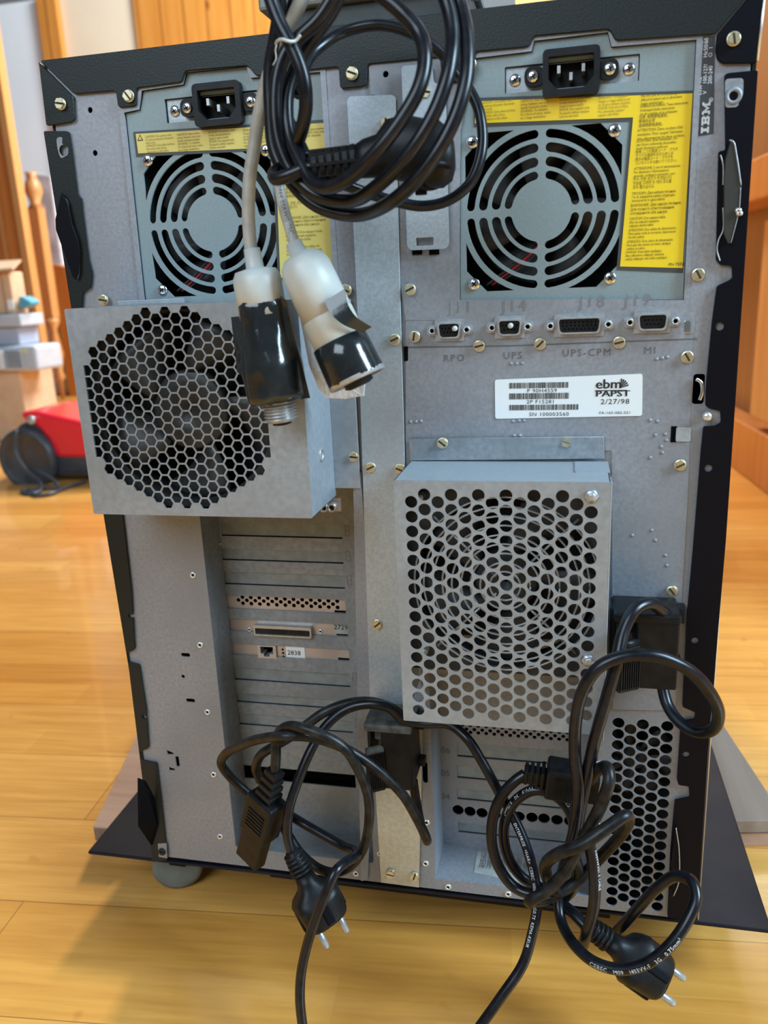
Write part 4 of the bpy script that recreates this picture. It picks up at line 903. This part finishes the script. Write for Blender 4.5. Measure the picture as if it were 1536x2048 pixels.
for i in range(9): z_ = gz0_ + (gz1_ - gz0_) * i / 8; gr.box(gx0_, gx1_, Yb - .036, Yb - .030, z_ - .001, z_ + .001)
gr.build('vent_grid', CRTG, PR)
MB().box(gx0_, gx1_, Yb - .0315, Yb - .029, gz0_, gz1_).build('vent_back', mat('vent_back', (.10, .11, .13), 0, .7), PR)
MB().box(xx(54, 700), xx(64, 700), Yb - .033, Yb - .030, zz(705), zz(698)).build('yellow_sticker', mat('pale_yellow', (.6, .6, .25)), PR)
stack('grey_crate', mat('blue_grey_crate', (.36, .40, .50), 0, .5), 38, 653, 691, .0, .12, label='blue-grey crate between the appliance and the grey tray', cat='crate')
stack('grey_tray', CRTG, 48, 628, 653, -.02, .14, label='grey tray resting on the blue-grey crate', cat='tray')
CB = empty('open_cardboard_box', onY(20, 625, Yb), 'open upright cardboard box with folded flap on the grey tray', 'box')
stack('carton', CARD, 24, 542, 628, .0, .08, CB, x0=7); stack('carton', CARD, 5, 545, 628, .01, .08, CB)
fz = zz(542); MB().add([V((xx(-40, 540), Yb - .03, fz + .002)), V((xx(36, 540), Yb - .03, fz + .002)), V((xx(26, 530), Yb + .05, fz + .035)), V((xx(-40, 530), Yb + .05, fz + .035)), V((xx(-40, 540), Yb - .03, fz + .010)), V((xx(36, 540), Yb - .03, fz + .010)), V((xx(26, 530), Yb + .05, fz + .041)), V((xx(-40, 530), Yb + .05, fz + .041))], [(0, 1, 2, 3), (7, 6, 5, 4), (0, 4, 5, 1), (1, 5, 6, 2), (2, 6, 7, 3), (3, 7, 4, 0)]).build('flap', CARD, CB)
MB().box(xx(16, 608), xx(27, 608), Yb - .002, Yb, zz(618), zz(598)).build('white_sticker', WHITE, CB)
bc = [onY(x, y, Yb + .04) for x, y in ((46, 594), (54, 592), (72, 603), (70, 610), (60, 613), (46, 618))]
b = MB(); b.prism([(p.x, p.z) for p in bc], -Yb - .01, -Yb - .07, Tv); b.build('blue_cloth', BLUEP, bevel=.02, label='blue cloth hanging over the grey tray beside the cardboard box', cat='cloth')

# turned wooden bed post with wrapped picture leaning behind it --------------------------------------------
Yp = 3.3
def lerp(a, c, t): return a + (c - a) * t
pb = onY(127, 800, Yp); ptop = onY(62, 345, Yp)
PO = empty('wooden_post', (pb.x, pb.y, FLOOR), 'turned wooden post with a ball finial leaning by the white wall', 'post')
ax = (ptop - pb).normalized(); Lp = (ptop - pb).length; Tp = Matrix.Translation(pb) @ ax.to_track_quat('Z', 'Y').to_matrix().to_4x4()
pr = [(.010, 0), (.011, .10), (.028, .12), (.016, .15), (.034, .24), (.017, .36), (.036, .40), (.036, .42)]
MB().lathe(pr, Tp, 20).build('turned_foot', PINE3, PO)
zz = .42; MB().box(-.030, .030, -.030, .030, zz, Lp - .16, Tp).build('square_shaft', PINE3, PO, bevel=.006)
MB().lathe([(.035, Lp - .16), (.022, Lp - .14), (.042, Lp - .09), (.036, Lp - .05), (.02, Lp - .02), (.03, Lp)], Tp, 20).build('finial', PINE3, PO)
wr_ = [onY(x, y, Yp + .25) for x, y in ((78, 345), (112, 350), (140, 800), (120, 640), (105, 520))]
a = [onY(x, y, Yp + .3) for x, y in ((72, 345), (125, 355), (150, 560), (170, 800), (120, 800), (100, 540))]
a[3].z = a[4].z = FLOOR
b = MB(); b.prism([(p.x, p.z) for p in a], -Yp - .2, -Yp - .26, Tv); b.build('wrapped_panel', noisy('plastic_wrap', (.35, .36, .40), (.6, .62, .68), 12, 0, .3), bevel=.01, label='panel wrapped in clear plastic leaning behind the wooden post', cat='panel')
a = [onY(x, y, Yp + .12) for x, y in ((100, 528), (160, 540), (190, 720), (128, 705))]
a[2].z = a[3].z = FLOOR
b = MB(); b.prism([(p.x, p.z) for p in a], -Yp - .12, -Yp - .2, Tv); b.build('headboard', PINE2, label='orange wooden headboard behind the lower part of the post', cat='headboard')

# cabinet on the right --------------------------------------------------------------------------------------
f0 = onZ(1466, 937, FLOOR); f1 = onZ(1536, 990, FLOOR)
dv = (f1 - f0); ang = math.atan2(dv.y, dv.x); Lc = 1.1
CBN = empty('pine_cabinet', f0, 'orange pine cabinet with brown plinth and dark open compartment', 'cabinet')
Tc = Matrix.Translation((f0.x, f0.y, FLOOR)) @ Matrix.Rotation(ang, 4, 'Z')       # local x runs along the cabinet front towards the camera, local y away from the room
def cpart(name, m, x0, x1, y0, y1, z0, z1, bev=.004): return MB().box(x0, x1, y0, y1, z0, z1, Tc).build(name, m, CBN, bevel=bev)
cpart('plinth', PINE2, -.6, 1.2, 0, .5, 0, .13); cpart('carcass', BRWN, -.6, 1.2, .06, .5, .13, 1.5)
cpart('door', PINE3, .10, 1.2, -.0, .05, .16, .62); cpart('shelf', PINE2, -.6, 1.2, -.05, .5, .66, .75); cpart('upper_door', BRWN, .0, 1.2, .03, .06, .76, 1.5)

# ================================================================== cables
def cable(name, ctrl, r, m, parent=None, n=14, per=10, **kw):
    pts = spline([pt(*c) for c in ctrl], per); b = MB(); b.tube(pts, r, n); o = b.build(name, m, parent, **kw); return o, pts
def cable_text(s, pts, r, s0, size, m, parent, flip=False, side=V((0, -1, 0)), phi=0.0, space=1.1):
    me = text_mesh(s, size, space=space); me.materials.clear(); me.materials.append(m)
    L = [0.0]
    for i in range(1, len(pts)): L.append(L[-1] + (pts[i] - pts[i - 1]).length)
    for v in me.vertices:
        d = s0 + (-v.co.x if flip else v.co.x); d = max(0, min(L[-1] - 1e-5, d)); i = 0
        while L[i + 1] < d: i += 1
        t = (d - L[i]) / max(L[i + 1] - L[i], 1e-9); p = pts[i].lerp(pts[i + 1], t)
        T = (pts[min(i + 2, len(pts) - 1)] - pts[max(i - 1, 0)]).normalized()
        out = (CAM - p); out = (out - T * out.dot(T)).normalized(); bt = T.cross(out) * -1
        if flip: bt = -bt
        y = (v.co.y - size * .35) / r + phi
        v.co = p + out * (math.cos(y) * (r + .00025)) + bt * (math.sin(y) * (r + .00025))
    return put('sheath_print', me, parent)

# --- upper bundle: black mains cord with its coupling -------------------------------------------------------
UC = empty('coiled_power_cord', pt(700, 200, .05), 'thick black power cord coiled in loops and hung in front of the upper panel', 'power cord')
r1 = .0036
cable('cord', [(905, -60, .085), (918, 0, .085), (933, 68, .092), (933, 152, .100), (909, 237, .104), (862, 322, .105), (802, 389, .100), (717, 430, .08), (642, 416, .078), (592, 376, .076), (550, 305, .074), (541, 220, .073), (540, 140, .073), (556, 40, .076), (562, -60, .078)], r1, RUB, UC)
cable('cord', [(868, -60, .092), (892, 0, .092), (905, 60, .096), (899, 135, .104), (871, 220, .108), (820, 305, .108), (751, 375, .100), (700, 402, .088), (634, 391, .086), (588, 350, .084), (560, 290, .083), (551, 220, .082), (556, 150, .081), (575, 100, .08), (640, 35, .078), (690, -50, .077)], r1, RUB, UC)
cable('cord', [(700, -80, .086), (757, -15, .096), (802, 24, .098), (839, 68, .099), (850, 118, .104), (838, 176, .108), (804, 237, .110), (756, 300, .110), (704, 352, .106), (660, 374, .100), (628, 366, .094), (602, 325, .088), (582, 280, .082), (574, 230, .078), (577, 180, .074), (600, 120, .07), (632, 70, .07), (665, 20, .07), (690, -40, .07)], r1, RUB, UC)
cable('cord', [(530, -60, .092), (541, -5, .092), (559, 45, .093), (588, 102, .094), (607, 155, .094), (612, 210, .092), (604, 258, .088), (588, 300, .080), (570, 330, .075), (550, 345, .08), (552, 357, .088), (575, 352, .090), (612, 337, .089), (640, 332, .088)], r1, RUB, UC)
_, tp = cable('cord', [(596, 190, .070), (606, 145, .06), (632, 101, .045), (683, 66, .035), (751, 50, .032), (802, 58, .030), (852, 82, .028), (893, 118, .026), (934, 172, .028), (960, 230, .034), (963, 305, .040), (940, 366, .043), (896, 401, .044), (846, 412, .046), (795, 404, .05), (740, 388, .055), (690, 370, .062)], .0030, RUB, UC)
cable_text('ENTERPRISE', tp, .0030, .325, .0034, WINK, UC)
cable('cord', [(600, -60, .066), (590, 0, .068), (572, 60, .070), (556, 130, .070), (560, 200, .071), (590, 270, .076), (612, 318, .084)], r1, RUB, UC)
# plug of the coiled cord
wq = .088
A = pt(626, 334, wq); B_ = pt(880, 304, wq - .012); ax = (B_ - A).normalized(); up = V((0, -1, 0)); sd_ = ax.cross(up).normalized(); up = sd_.cross(ax)
if sd_.z < 0: sd_ = -sd_
Tq = Matrix((( *[ax.x, sd_.x, up.x], A.x), (*[ax.y, sd_.y, up.y], A.y), (*[ax.z, sd_.z, up.z], A.z), (0, 0, 0, 1)))
def ell(x, a, c, n=20, yc=0): return [Tq @ V((x, yc + a * math.cos(2 * PI * i / n), c * math.sin(2 * PI * i / n))) for i in range(n)]
b = MB(); b.smooth = True
b.loft([ell(.022, .0080, .006), ell(.027, .0095, .0075, yc=.001), ell(.034, .0105, .008, yc=.0015), ell(.040, .0145, .009, yc=.004), ell(.050, .0165, .010, yc=.003), ell(.058, .0170, .012, yc=.0), ell(.066, .0165, .013, yc=-.001), ell(.071, .0125, .011, yc=-.002), ell(.073, .007, .007, yc=-.002)])
PB = b.build('plug_body', PLAS, UC)
b = MB()
for k in range(6):
    x = .0 + k * .0040; b.loft([ell(x, .0072 + k * .0003, .0058), ell(x + .0024, .0074 + k * .0003, .006)])
b.box(-.001, .024, -.0058, .0058, -.0042, .0042, Tq); b.box(-.001, .024, -.0083, .0083, -.0008, .0008, Tq); b.box(-.001, .024, -.0008, .0008, -.0062, .0062, Tq)
b.build('strain_relief', PLAS, PB)
e = pt(868, 345, wq - .010); MB().lathe([(.0095, 0), (.0095, .004), (.0075, .004), (.0075, -.003)], Matrix.Translation(e + V((0, -.004, 0))) @ V((.35, -.45, -.82)).to_track_quat('Z', 'Y').to_matrix().to_4x4(), 24, True).build('plug_rim', BLK_S, PB)
MB().box(-.003, .003, -.0015, .0015, -.003, .006, Matrix.Translation(pt(842, 378, wq - .012))).build('earth_clip', BLK_S, PB, bevel=.0006)
# wire tie
MB().tube(spline([pt(x, y, w) for x, y, w in ((552, 88, .094), (556, 81, .098), (566, 79, .101), (575, 82, .101), (590, 82, .098), (601, 70, .098))]), .0008, 6).build('wire_tie', IVORY, label='thin pale wire tie twisted round the cord coil', cat='wire tie')
MB().tube(spline([pt(x, y, w) for x, y, w in ((553, 90, .098), (551, 100, .099), (552, 118, .099), (546, 130, .098))]), .00035, 6).build('loose_thread', IVORY, label='loose pale thread hanging from the wire tie', cat='thread')

# --- two grey cables with round connectors ------------------------------------------------------------------
def axis_T(a, c):
    z = (c - a).normalized(); return Matrix.Translation(a) @ z.to_track_quat('Z', 'Y').to_matrix().to_4x4(), (c - a).length
G1 = empty('grey_connector_cable', pt(505, 420, .07), 'grey cable whose connector is wholly wrapped in shiny black tape', 'cable')
cable('cord', [(625, -70, .074), (606, -5, .074), (580, 45, .073), (553, 105, .072), (533, 165, .071), (519, 225, .070), (509, 290, .070), (499, 360, .072), (497, 430, .074), (501, 490, .076), (505, 522, .077)], .0036, GREYC, G1)
T1, L1 = axis_T(pt(506, 512, .077), pt(563, 838, .077)); k = L1
MB().lathe([(.0045, -.004), (.0050, .006), (.0052, .0065), (.0115, .0078), (.0135, .012), (.0135, .032)], T1, 32).build('connector_cap', IVORY, G1)
def taped(T, prof, n=40, amp=.0006, seed=1):
    rs = random.Random(seed); ph = [rs.uniform(0, 6) for _ in range(6)]; rings = []
    for r, h in prof: rings.append([T @ V(((r + amp * (math.sin(3 * a + h * 90 + ph[0]) + .7 * math.sin(7 * a - h * 160 + ph[1]) + .4 * math.sin(13 * a + h * 300 + ph[2]))) * math.cos(a), (r + amp * (math.sin(2 * a + h * 70 + ph[3]))) * math.sin(a), h)) for a in (2 * PI * i / n for i in range(n))])
    b = MB(); b.smooth = True; b.loft(rings); return b
pr = []
for k in range(26):
    t = k / 25; h = .0235 + t * (L1 - .034); r = .0138 + .0035 * max(0, min(1, (t - .25) / .4)); pr.append((r if 0 < k < 25 else r * .9, h))
taped(T1, pr, amp=.00055).build('black_tape', TAPE, G1)
# tape wings standing off both sides
b = MB(); q = [(462, 634, .072), (486, 632, .080), (494, 760, .086), (474, 744, .074)]
c_ = [pt(*p) for p in q]; b.add(c_ + [p + V((0, .0006, 0)) for p in c_], [(0, 1, 2, 3), (7, 6, 5, 4), (0, 4, 5, 1), (1, 5, 6, 2), (2, 6, 7, 3), (3, 7, 4, 0)])
q = [(560, 590, .084), (572, 600, .084), (620, 796, .076), (590, 800, .082)]
c_ = [pt(*p) for p in q]; b.add(c_ + [p + V((0, .0006, 0)) for p in c_], [(0, 1, 2, 3), (7, 6, 5, 4), (0, 4, 5, 1), (1, 5, 6, 2), (2, 6, 7, 3), (3, 7, 4, 0)])
q = [(476, 730, .078), (510, 740, .092), (545, 812, .088), (500, 806, .080)]
c_ = [pt(*p) for p in q]; b.add(c_ + [p + V((0, .0006, 0)) for p in c_], [(0, 1, 2, 3), (7, 6, 5, 4), (0, 4, 5, 1), (1, 5, 6, 2), (2, 6, 7, 3), (3, 7, 4, 0)])
b.build('tape_flap', TAPE, G1)
pr = [(.0085, L1 - .014)]
for k in range(7): pr += [(.0098, L1 - .012 + k * .0019), (.0098, L1 - .0116 + k * .0019), (.0082, L1 - .0112 + k * .0019), (.0082, L1 - .0106 + k * .0019)]
pr += [(.0075, L1 + .0015)]
MB().lathe(pr, T1, 28).build('threaded_collar', STEEL, G1)
MB().lathe([(.0055, L1 - .002), (.0055, L1 + .003), (.003, L1 + .0035)], T1, 24).build('contact_insert', PLAS, G1)
G2 = empty('grey_connector_cable', pt(590, 430, .07), 'thinner grey cable with a beige round connector ringed by black tape', 'cable')
_, tp = cable('cord', [(552, 160, .062), (549, 250, .062), (552, 320, .062), (560, 380, .064), (570, 425, .068), (582, 465, .072), (592, 498, .076)], .0030, GREYC, G2)
cable_text('2 5 C2464 22AWG 75C', tp, .0030, .045, .0036, EMB, G2)
T2, L2 = axis_T(pt(590, 492, .076), pt(716, 762, .080))
MB().lathe([(.0045, -.002), (.005, .0045), (.0095, .006), (.0125, .009), (.0142, .014), (.0146, .041)], T2, 36).build('connector_cap', IVORY, G2)
MB().lathe([(.0145, .041), (.0148, .0415), (.0148, .066)], T2, 36).build('connector_shell', BEIGE, G2)
taped(T2, [(.0150, .056), (.0160, .0565), (.0164, .066), (.0168, .078), (.0168, L2 - .002), (.0150, L2 - .001)], amp=.00012, seed=3).build('black_tape', TAPE, G2)
MB().lathe([(.0168, L2 - .003), (.0170, L2 - .0005), (.0155, L2), (.0150, L2 - .004), (.011, L2 - .005)], T2, 36, False).build('metal_rim', STEEL, G2)
MB().lathe([(.0108, L2 - .006), (.0108, L2 - .002), (.0095, L2 - .001), (.0092, L2 - .003), (.008, L2 - .003)], T2, 32, False).build('contact_ring', CHR, G2)
MB().lathe([(.0085, L2 - .006), (.0085, L2 + .002), (.006, L2 + .003)], T2, 28).build('contact_insert', PLAS, G2)
MB().lathe([(.0168, L2 - .0065), (.001, L2 - .006)], T2, 28, False).build('inner_plate', FANM, G2)
q = spline([pt(x, y, w) for x, y, w in ((668, 590, .093), (676, 615, .095), (696, 640, .095), (733, 660, .090))], 8)
b = MB(); rings = []
for i, p in enumerate(q): 
    t = i / (len(q) - 1); d = V((.0055, 0, .003)) * (1 - .55 * t); rings.append([p - d, p + d + V((0, .002, 0)), p + d + V((0, .0026, 0)), p - d + V((0, .0006, 0))])
b.loft(rings); b.build('loose_tape_end', TAPE, G2)
b = MB(); q = [(598, 624, .062), (620, 625, .060), (640, 740, .060), (730, 760, .058), (727, 792, .057), (690, 798, .057), (652, 796, .058), (636, 776, .060), (618, 730, .062)]
c_ = [pt(*p) for p in q]; n = len(c_); b.add(c_ + [p + V((0, .0015, 0)) for p in c_], [tuple(range(n)), tuple(range(2 * n - 1, n - 1, -1))] + [(i, (i + 1) % n, n + (i + 1) % n, n + i) for i in range(n)])
b.build('velcro_strip', VELC, G2)

# --- lower left bundle ------------------------------------------------------------------------------------
def c13(parent, tip, neck, facing, wd=.0125, th=.0085, lab=None):
    a = pt(*neck); c = pt(*tip); z = (c - a).normalized(); f = V(facing); f = (f - z * f.dot(z)).normalized(); x = f.cross(z).normalized()
    T = Matrix(((x.x, f.x, z.x, a.x), (x.y, f.y, z.y, a.y), (x.z, f.z, z.z, a.z), (0, 0, 0, 1))); L = (c - a).length
    b = MB(); 
    b.box(-wd, wd, -th, th, L * .30, L * .70, T); o = b.build('plug_body', PLAS, parent, bevel=.0018)
    b = MB(); b.prism(rnd([(-wd * .85, th * .85), (wd * .85, th * .85), (wd * .85, -th * .3), (wd * .5, -th * .9), (-wd * .5, -th * .9), (-wd * .85, -th * .3)], .0015), L * .70, L, T); b.build('plug_nose', PLAS, o)
    b = MB(); b.box(-.0045, .0045, -.004, .004, 0, L * .3, T)
    for k in range(4):
        h = L * .30 * (k + .1) / 4; s_ = .0056 + .0006 * k; b.box(-s_, s_, -s_ * .85, s_ * .85, h, h + L * .30 * .16, T)
    b.build('strain_relief', PLAS, o, bevel=.0006)
    b = MB()
    for k in range(6): h = L * (.42 + k * .035); b.box(-wd * .62, wd * .62, th, th + .0007, h, h + L * .016, T)
    b.build('grip_ribs', PLAS, o)
    return T, L
LC = empty('appliance_power_cord', pt(560, 1600, .06), 'black appliance cord with rectangular socket plug hanging at the lower left', 'power cord')
c13(LC, (505, 1714, .058), (550, 1540, .066), (-.45, -1, .15))
cable('cord', [(550, 1542, .066), (552, 1510, .066), (552, 1485, .064), (560, 1462, .066), (580, 1452, .070), (610, 1457, .074), (645, 1470, .075), (688, 1496, .073), (716, 1538, .070), (736, 1590, .066), (738, 1645, .062), (726, 1698, .058), (700, 1733, .056), (668, 1745, .054), (634, 1735, .050), (600, 1705, .045), (575, 1668, .040), (555, 1638, .035), (500, 1590, .030), (462, 1555, .032), (443, 1528, .038), (452, 1507, .046), (490, 1487, .056), (530, 1476, .066), (575, 1472, .074), (620, 1474, .067), (676, 1491, .064), (724, 1517, .060), (768, 1551, .057), (806, 1590, .054), (833, 1635, .05), (851, 1672, .046), (853, 1680, .036), (842, 1650, .026), (832, 1600, .020), (826, 1560, .018)], r1 * .95, RUB_D, LC, per=8)
SC1 = empty('mains_plug_cord', pt(620, 1780, .06), 'black mains cord ending in a round two-pin plug below the lower left corner', 'power cord')
_, tp = cable('cord', [(583, 1705, .072), (575, 1670, .072), (578, 1620, .070), (595, 1565, .064), (622, 1500, .054), (652, 1452, .045), (690, 1420, .040), (735, 1408, .038), (775, 1414, .036), (808, 1440, .030), (850, 1447, .028), (900, 1450, .030), (935, 1478, .036), (965, 1525, .040), (998, 1585, .044), (1030, 1640, .048), (1055, 1700, .055), (1070, 1760, .062), (1074, 1810, .070), (1064, 1870, .078), (1045, 1930, .086), (1005, 1990, .095), (955, 2060, .104)], .0034, RUB, SC1, per=8)
L_ = sum((tp[i + 1] - tp[i]).length for i in range(len(tp) - 1))
cable_text('ENTERPRISE  <HAR>  CEBEC  H05VV-F  3G0.75  KEMA-KEUR', tp, .0034, L_ - .145, .0028, WINK, SC1, phi=-.35)
cable('cord', [(520, 1560, .040), (512, 1535, .046), (522, 1510, .050), (553, 1490, .052), (580, 1474, .050), (610, 1452, .046), (650, 1424, .042), (700, 1406, .036), (745, 1404, .032), (790, 1420, .026), (812, 1445, .022)], r1 * .95, RUB_D, LC)
def schuko(parent, neck, tip, facing, pins, s=1.0):
    a = pt(*neck); c = pt(*tip); z = (c - a).normalized(); f = V(facing); f = (f - z * f.dot(z)).normalized(); x = f.cross(z).normalized()
    T = Matrix(((x.x, f.x, z.x, a.x), (x.y, f.y, z.y, a.y), (x.z, f.z, z.z, a.z), (0, 0, 0, 1))); L = (c - a).length
    def E(h, ax_, ay, n=32, sq=1.0): return [T @ V((ax_ * math.copysign(abs(math.cos(t)) ** sq, math.cos(t)), ay * math.copysign(abs(math.sin(t)) ** sq, math.sin(t)), h)) for t in (2 * PI * i / n for i in range(n))]
    b = MB(); b.smooth = True
    b.loft([E(L * .33, .0065, .006), E(L * .44, .0075, .0075), E(L * .52, .0090, .0085, sq=.7), E(L * .60, .0150, .011, sq=.6), E(L * .68, .0172, .0145, sq=.6), E(L * .72, .0168, .0150, sq=.7), E(L * .96, .0160, .0150, sq=.7), E(L, .0150, .0142, sq=.7)]); o = b.build('plug_body', PLAS, parent)
    b = MB(); b.lathe([(.0045, 0), (.0055, L * .34)], T, 16)
    for k in range(5):
        h = L * (.04 + k * .06); b.smooth = True; b.loft([E(h, .0068 + .0003 * k, .0062, 20), E(h + L * .032, .0068 + .0003 * k, .0062, 20)])
    b.build('strain_relief', PLAS, o)
    b = MB(); b.box(-.0172, .0172, -.003, .003, L * .70, L * .98, T); b.box(-.003, .003, -.0160, .0160, L * .70, L * .97, T); b.build('earth_contact', BLK_S, o, bevel=.001)
    for sx in (-1, 1):
        if not pins: continue
        b = MB(); b.lathe([(.0024, L * .98), (.0024, L + .017), (.0015, L + .0186)], T @ Matrix.Translation((sx * .0085, 0, 0)), 16); b.build('contact_pin', STEEL, o)
schuko(SC1, (583, 1702, .072), (652, 1836, .075), (.9, -1, 0.2), True)
DC = empty('dangling_power_cord', pt(620, 1900, .08), 'glossy black cord dropping past the round plug to the bottom edge', 'power cord')
cable('cord', [(560, 1618, .026), (598, 1642, .030), (650, 1672, .034), (690, 1694, .040), (712, 1702, .050), (712, 1712, .064), (692, 1724, .078), (672, 1742, .088), (652, 1785, .095), (630, 1840, .099), (613, 1895, .102), (602, 1950, .105), (600, 2000, .108), (606, 2060, .110)], r1 * .95, RUB, DC)

# --- lower right bundle --------------------------------------------------------------------------------------
RC = empty('coiled_appliance_cord', pt(1080, 1650, .06), 'black appliance cord with socket plug coiled before the right card bay', 'power cord')
c13(RC, (1196, 1572, .052), (1048, 1546, .052), (0, -1, -.15), .0118, .0085)
_, tp = cable('cord', [(1050, 1548, .052), (1030, 1562, .054), (1003, 1592, .056), (985, 1640, .058), (985, 1695, .060), (1002, 1742, .062), (1030, 1775, .064), (1065, 1788, .066), (1092, 1782, .060), (1075, 1772, .056), (1045, 1755, .054), (1020, 1722, .052), (1008, 1680, .050), (1012, 1635, .050), (1035, 1598, .050), (1070, 1580, .050), (1105, 1588, .050), (1132, 1612, .050), (1147, 1645, .050), (1140, 1690, .048), (1125, 1740, .048), (1116, 1790, .052), (1122, 1840, .062), (1145, 1885, .080), (1185, 1922, .092), (1235, 1938, .098), (1290, 1928, .10), (1340, 1890, .098), (1375, 1840, .092), (1392, 1795, .084), (1383, 1762, .076), (1352, 1752, .070), (1315, 1775, .066), (1280, 1812, .060), (1240, 1856, .050), (1215, 1885, .042)], r1, RUB, RC, per=9)
L_ = [0]
for i in range(1, len(tp)): L_.append(L_[-1] + (tp[i] - tp[i - 1]).length)
def arc_near(x, y, w):
    q = pt(x, y, w); return L_[min(range(len(tp)), key=lambda i: (tp[i] - q).length)]
cable_text('CEBEC   M09   H03VV-F   3G   0.75mm²', tp, r1, arc_near(1188, 1925, .092), .0034, WINK, RC, phi=-.55)
cable_text('CEBEC   M09   H03VV-F   3G   0.75mm²', tp, r1, arc_near(1133, 1612, .05), .0028, WINK, RC, flip=True, phi=-.4)
KC = empty('knotted_power_cord', pt(1200, 1500, .06), 'thick black cord looping from the right clamp, knotted, ending in the lowest two-pin plug', 'power cord')
cable('cord', [(1345, 1245, .020), (1325, 1222, .030), (1298, 1207, .040), (1270, 1220, .048), (1248, 1260, .055), (1234, 1320, .064), (1212, 1400, .068), (1192, 1470, .070), (1176, 1540, .070), (1164, 1600, .070), (1154, 1660, .070), (1150, 1710, .070), (1156, 1745, .062), (1135, 1790, .05), (1120, 1800, .05), (1150, 1830, .06), (1180, 1862, .068)], .0038, RUB, KC)
cable('cord', [(1322, 1360, .012), (1335, 1410, .020), (1360, 1445, .030), (1395, 1465, .040), (1427, 1458, .048), (1437, 1425, .055), (1415, 1378, .062), (1370, 1335, .068), (1310, 1312, .072), (1250, 1312, .074), (1197, 1335, .076), (1166, 1380, .076), (1152, 1440, .074), (1150, 1510, .073), (1156, 1580, .074), (1150, 1650, .076), (1142, 1690, .076)], .0038, RUB, KC)
cable('cord', [(1180, 1560, .060), (1196, 1540, .068), (1215, 1536, .078), (1218, 1560, .084), (1204, 1605, .086), (1182, 1650, .087), (1158, 1695, .088), (1128, 1745, .089), (1095, 1780, .09), (1062, 1800, .09), (1064, 1803, .08), (1100, 1794, .07), (1150, 1765, .062), (1200, 1715, .062), (1240, 1672, .070), (1257, 1640, .082), (1250, 1632, .088), (1215, 1655, .094), (1165, 1688, .098), (1115, 1708, .096), (1092, 1728, .088), (1096, 1760, .078), (1112, 1785, .068)], .0038, RUB_D, KC)
_, tp = cable('cord', [(1176, 1680, .078), (1184, 1715, .080), (1189, 1760, .082), (1188, 1810, .083), (1176, 1860, .080), (1166, 1890, .074)], .0037, RUB, KC)
cable_text('H05VVF3G1.0 CABLE', tp, .0037, .006, .0026, WINK, KC, phi=.9)
schuko(KC, (1168, 1846, .066), (1316, 1952, .062), (.45, -1, .8), True)
print('floor check', pt(1345, 2005, .06).z, FLOOR)
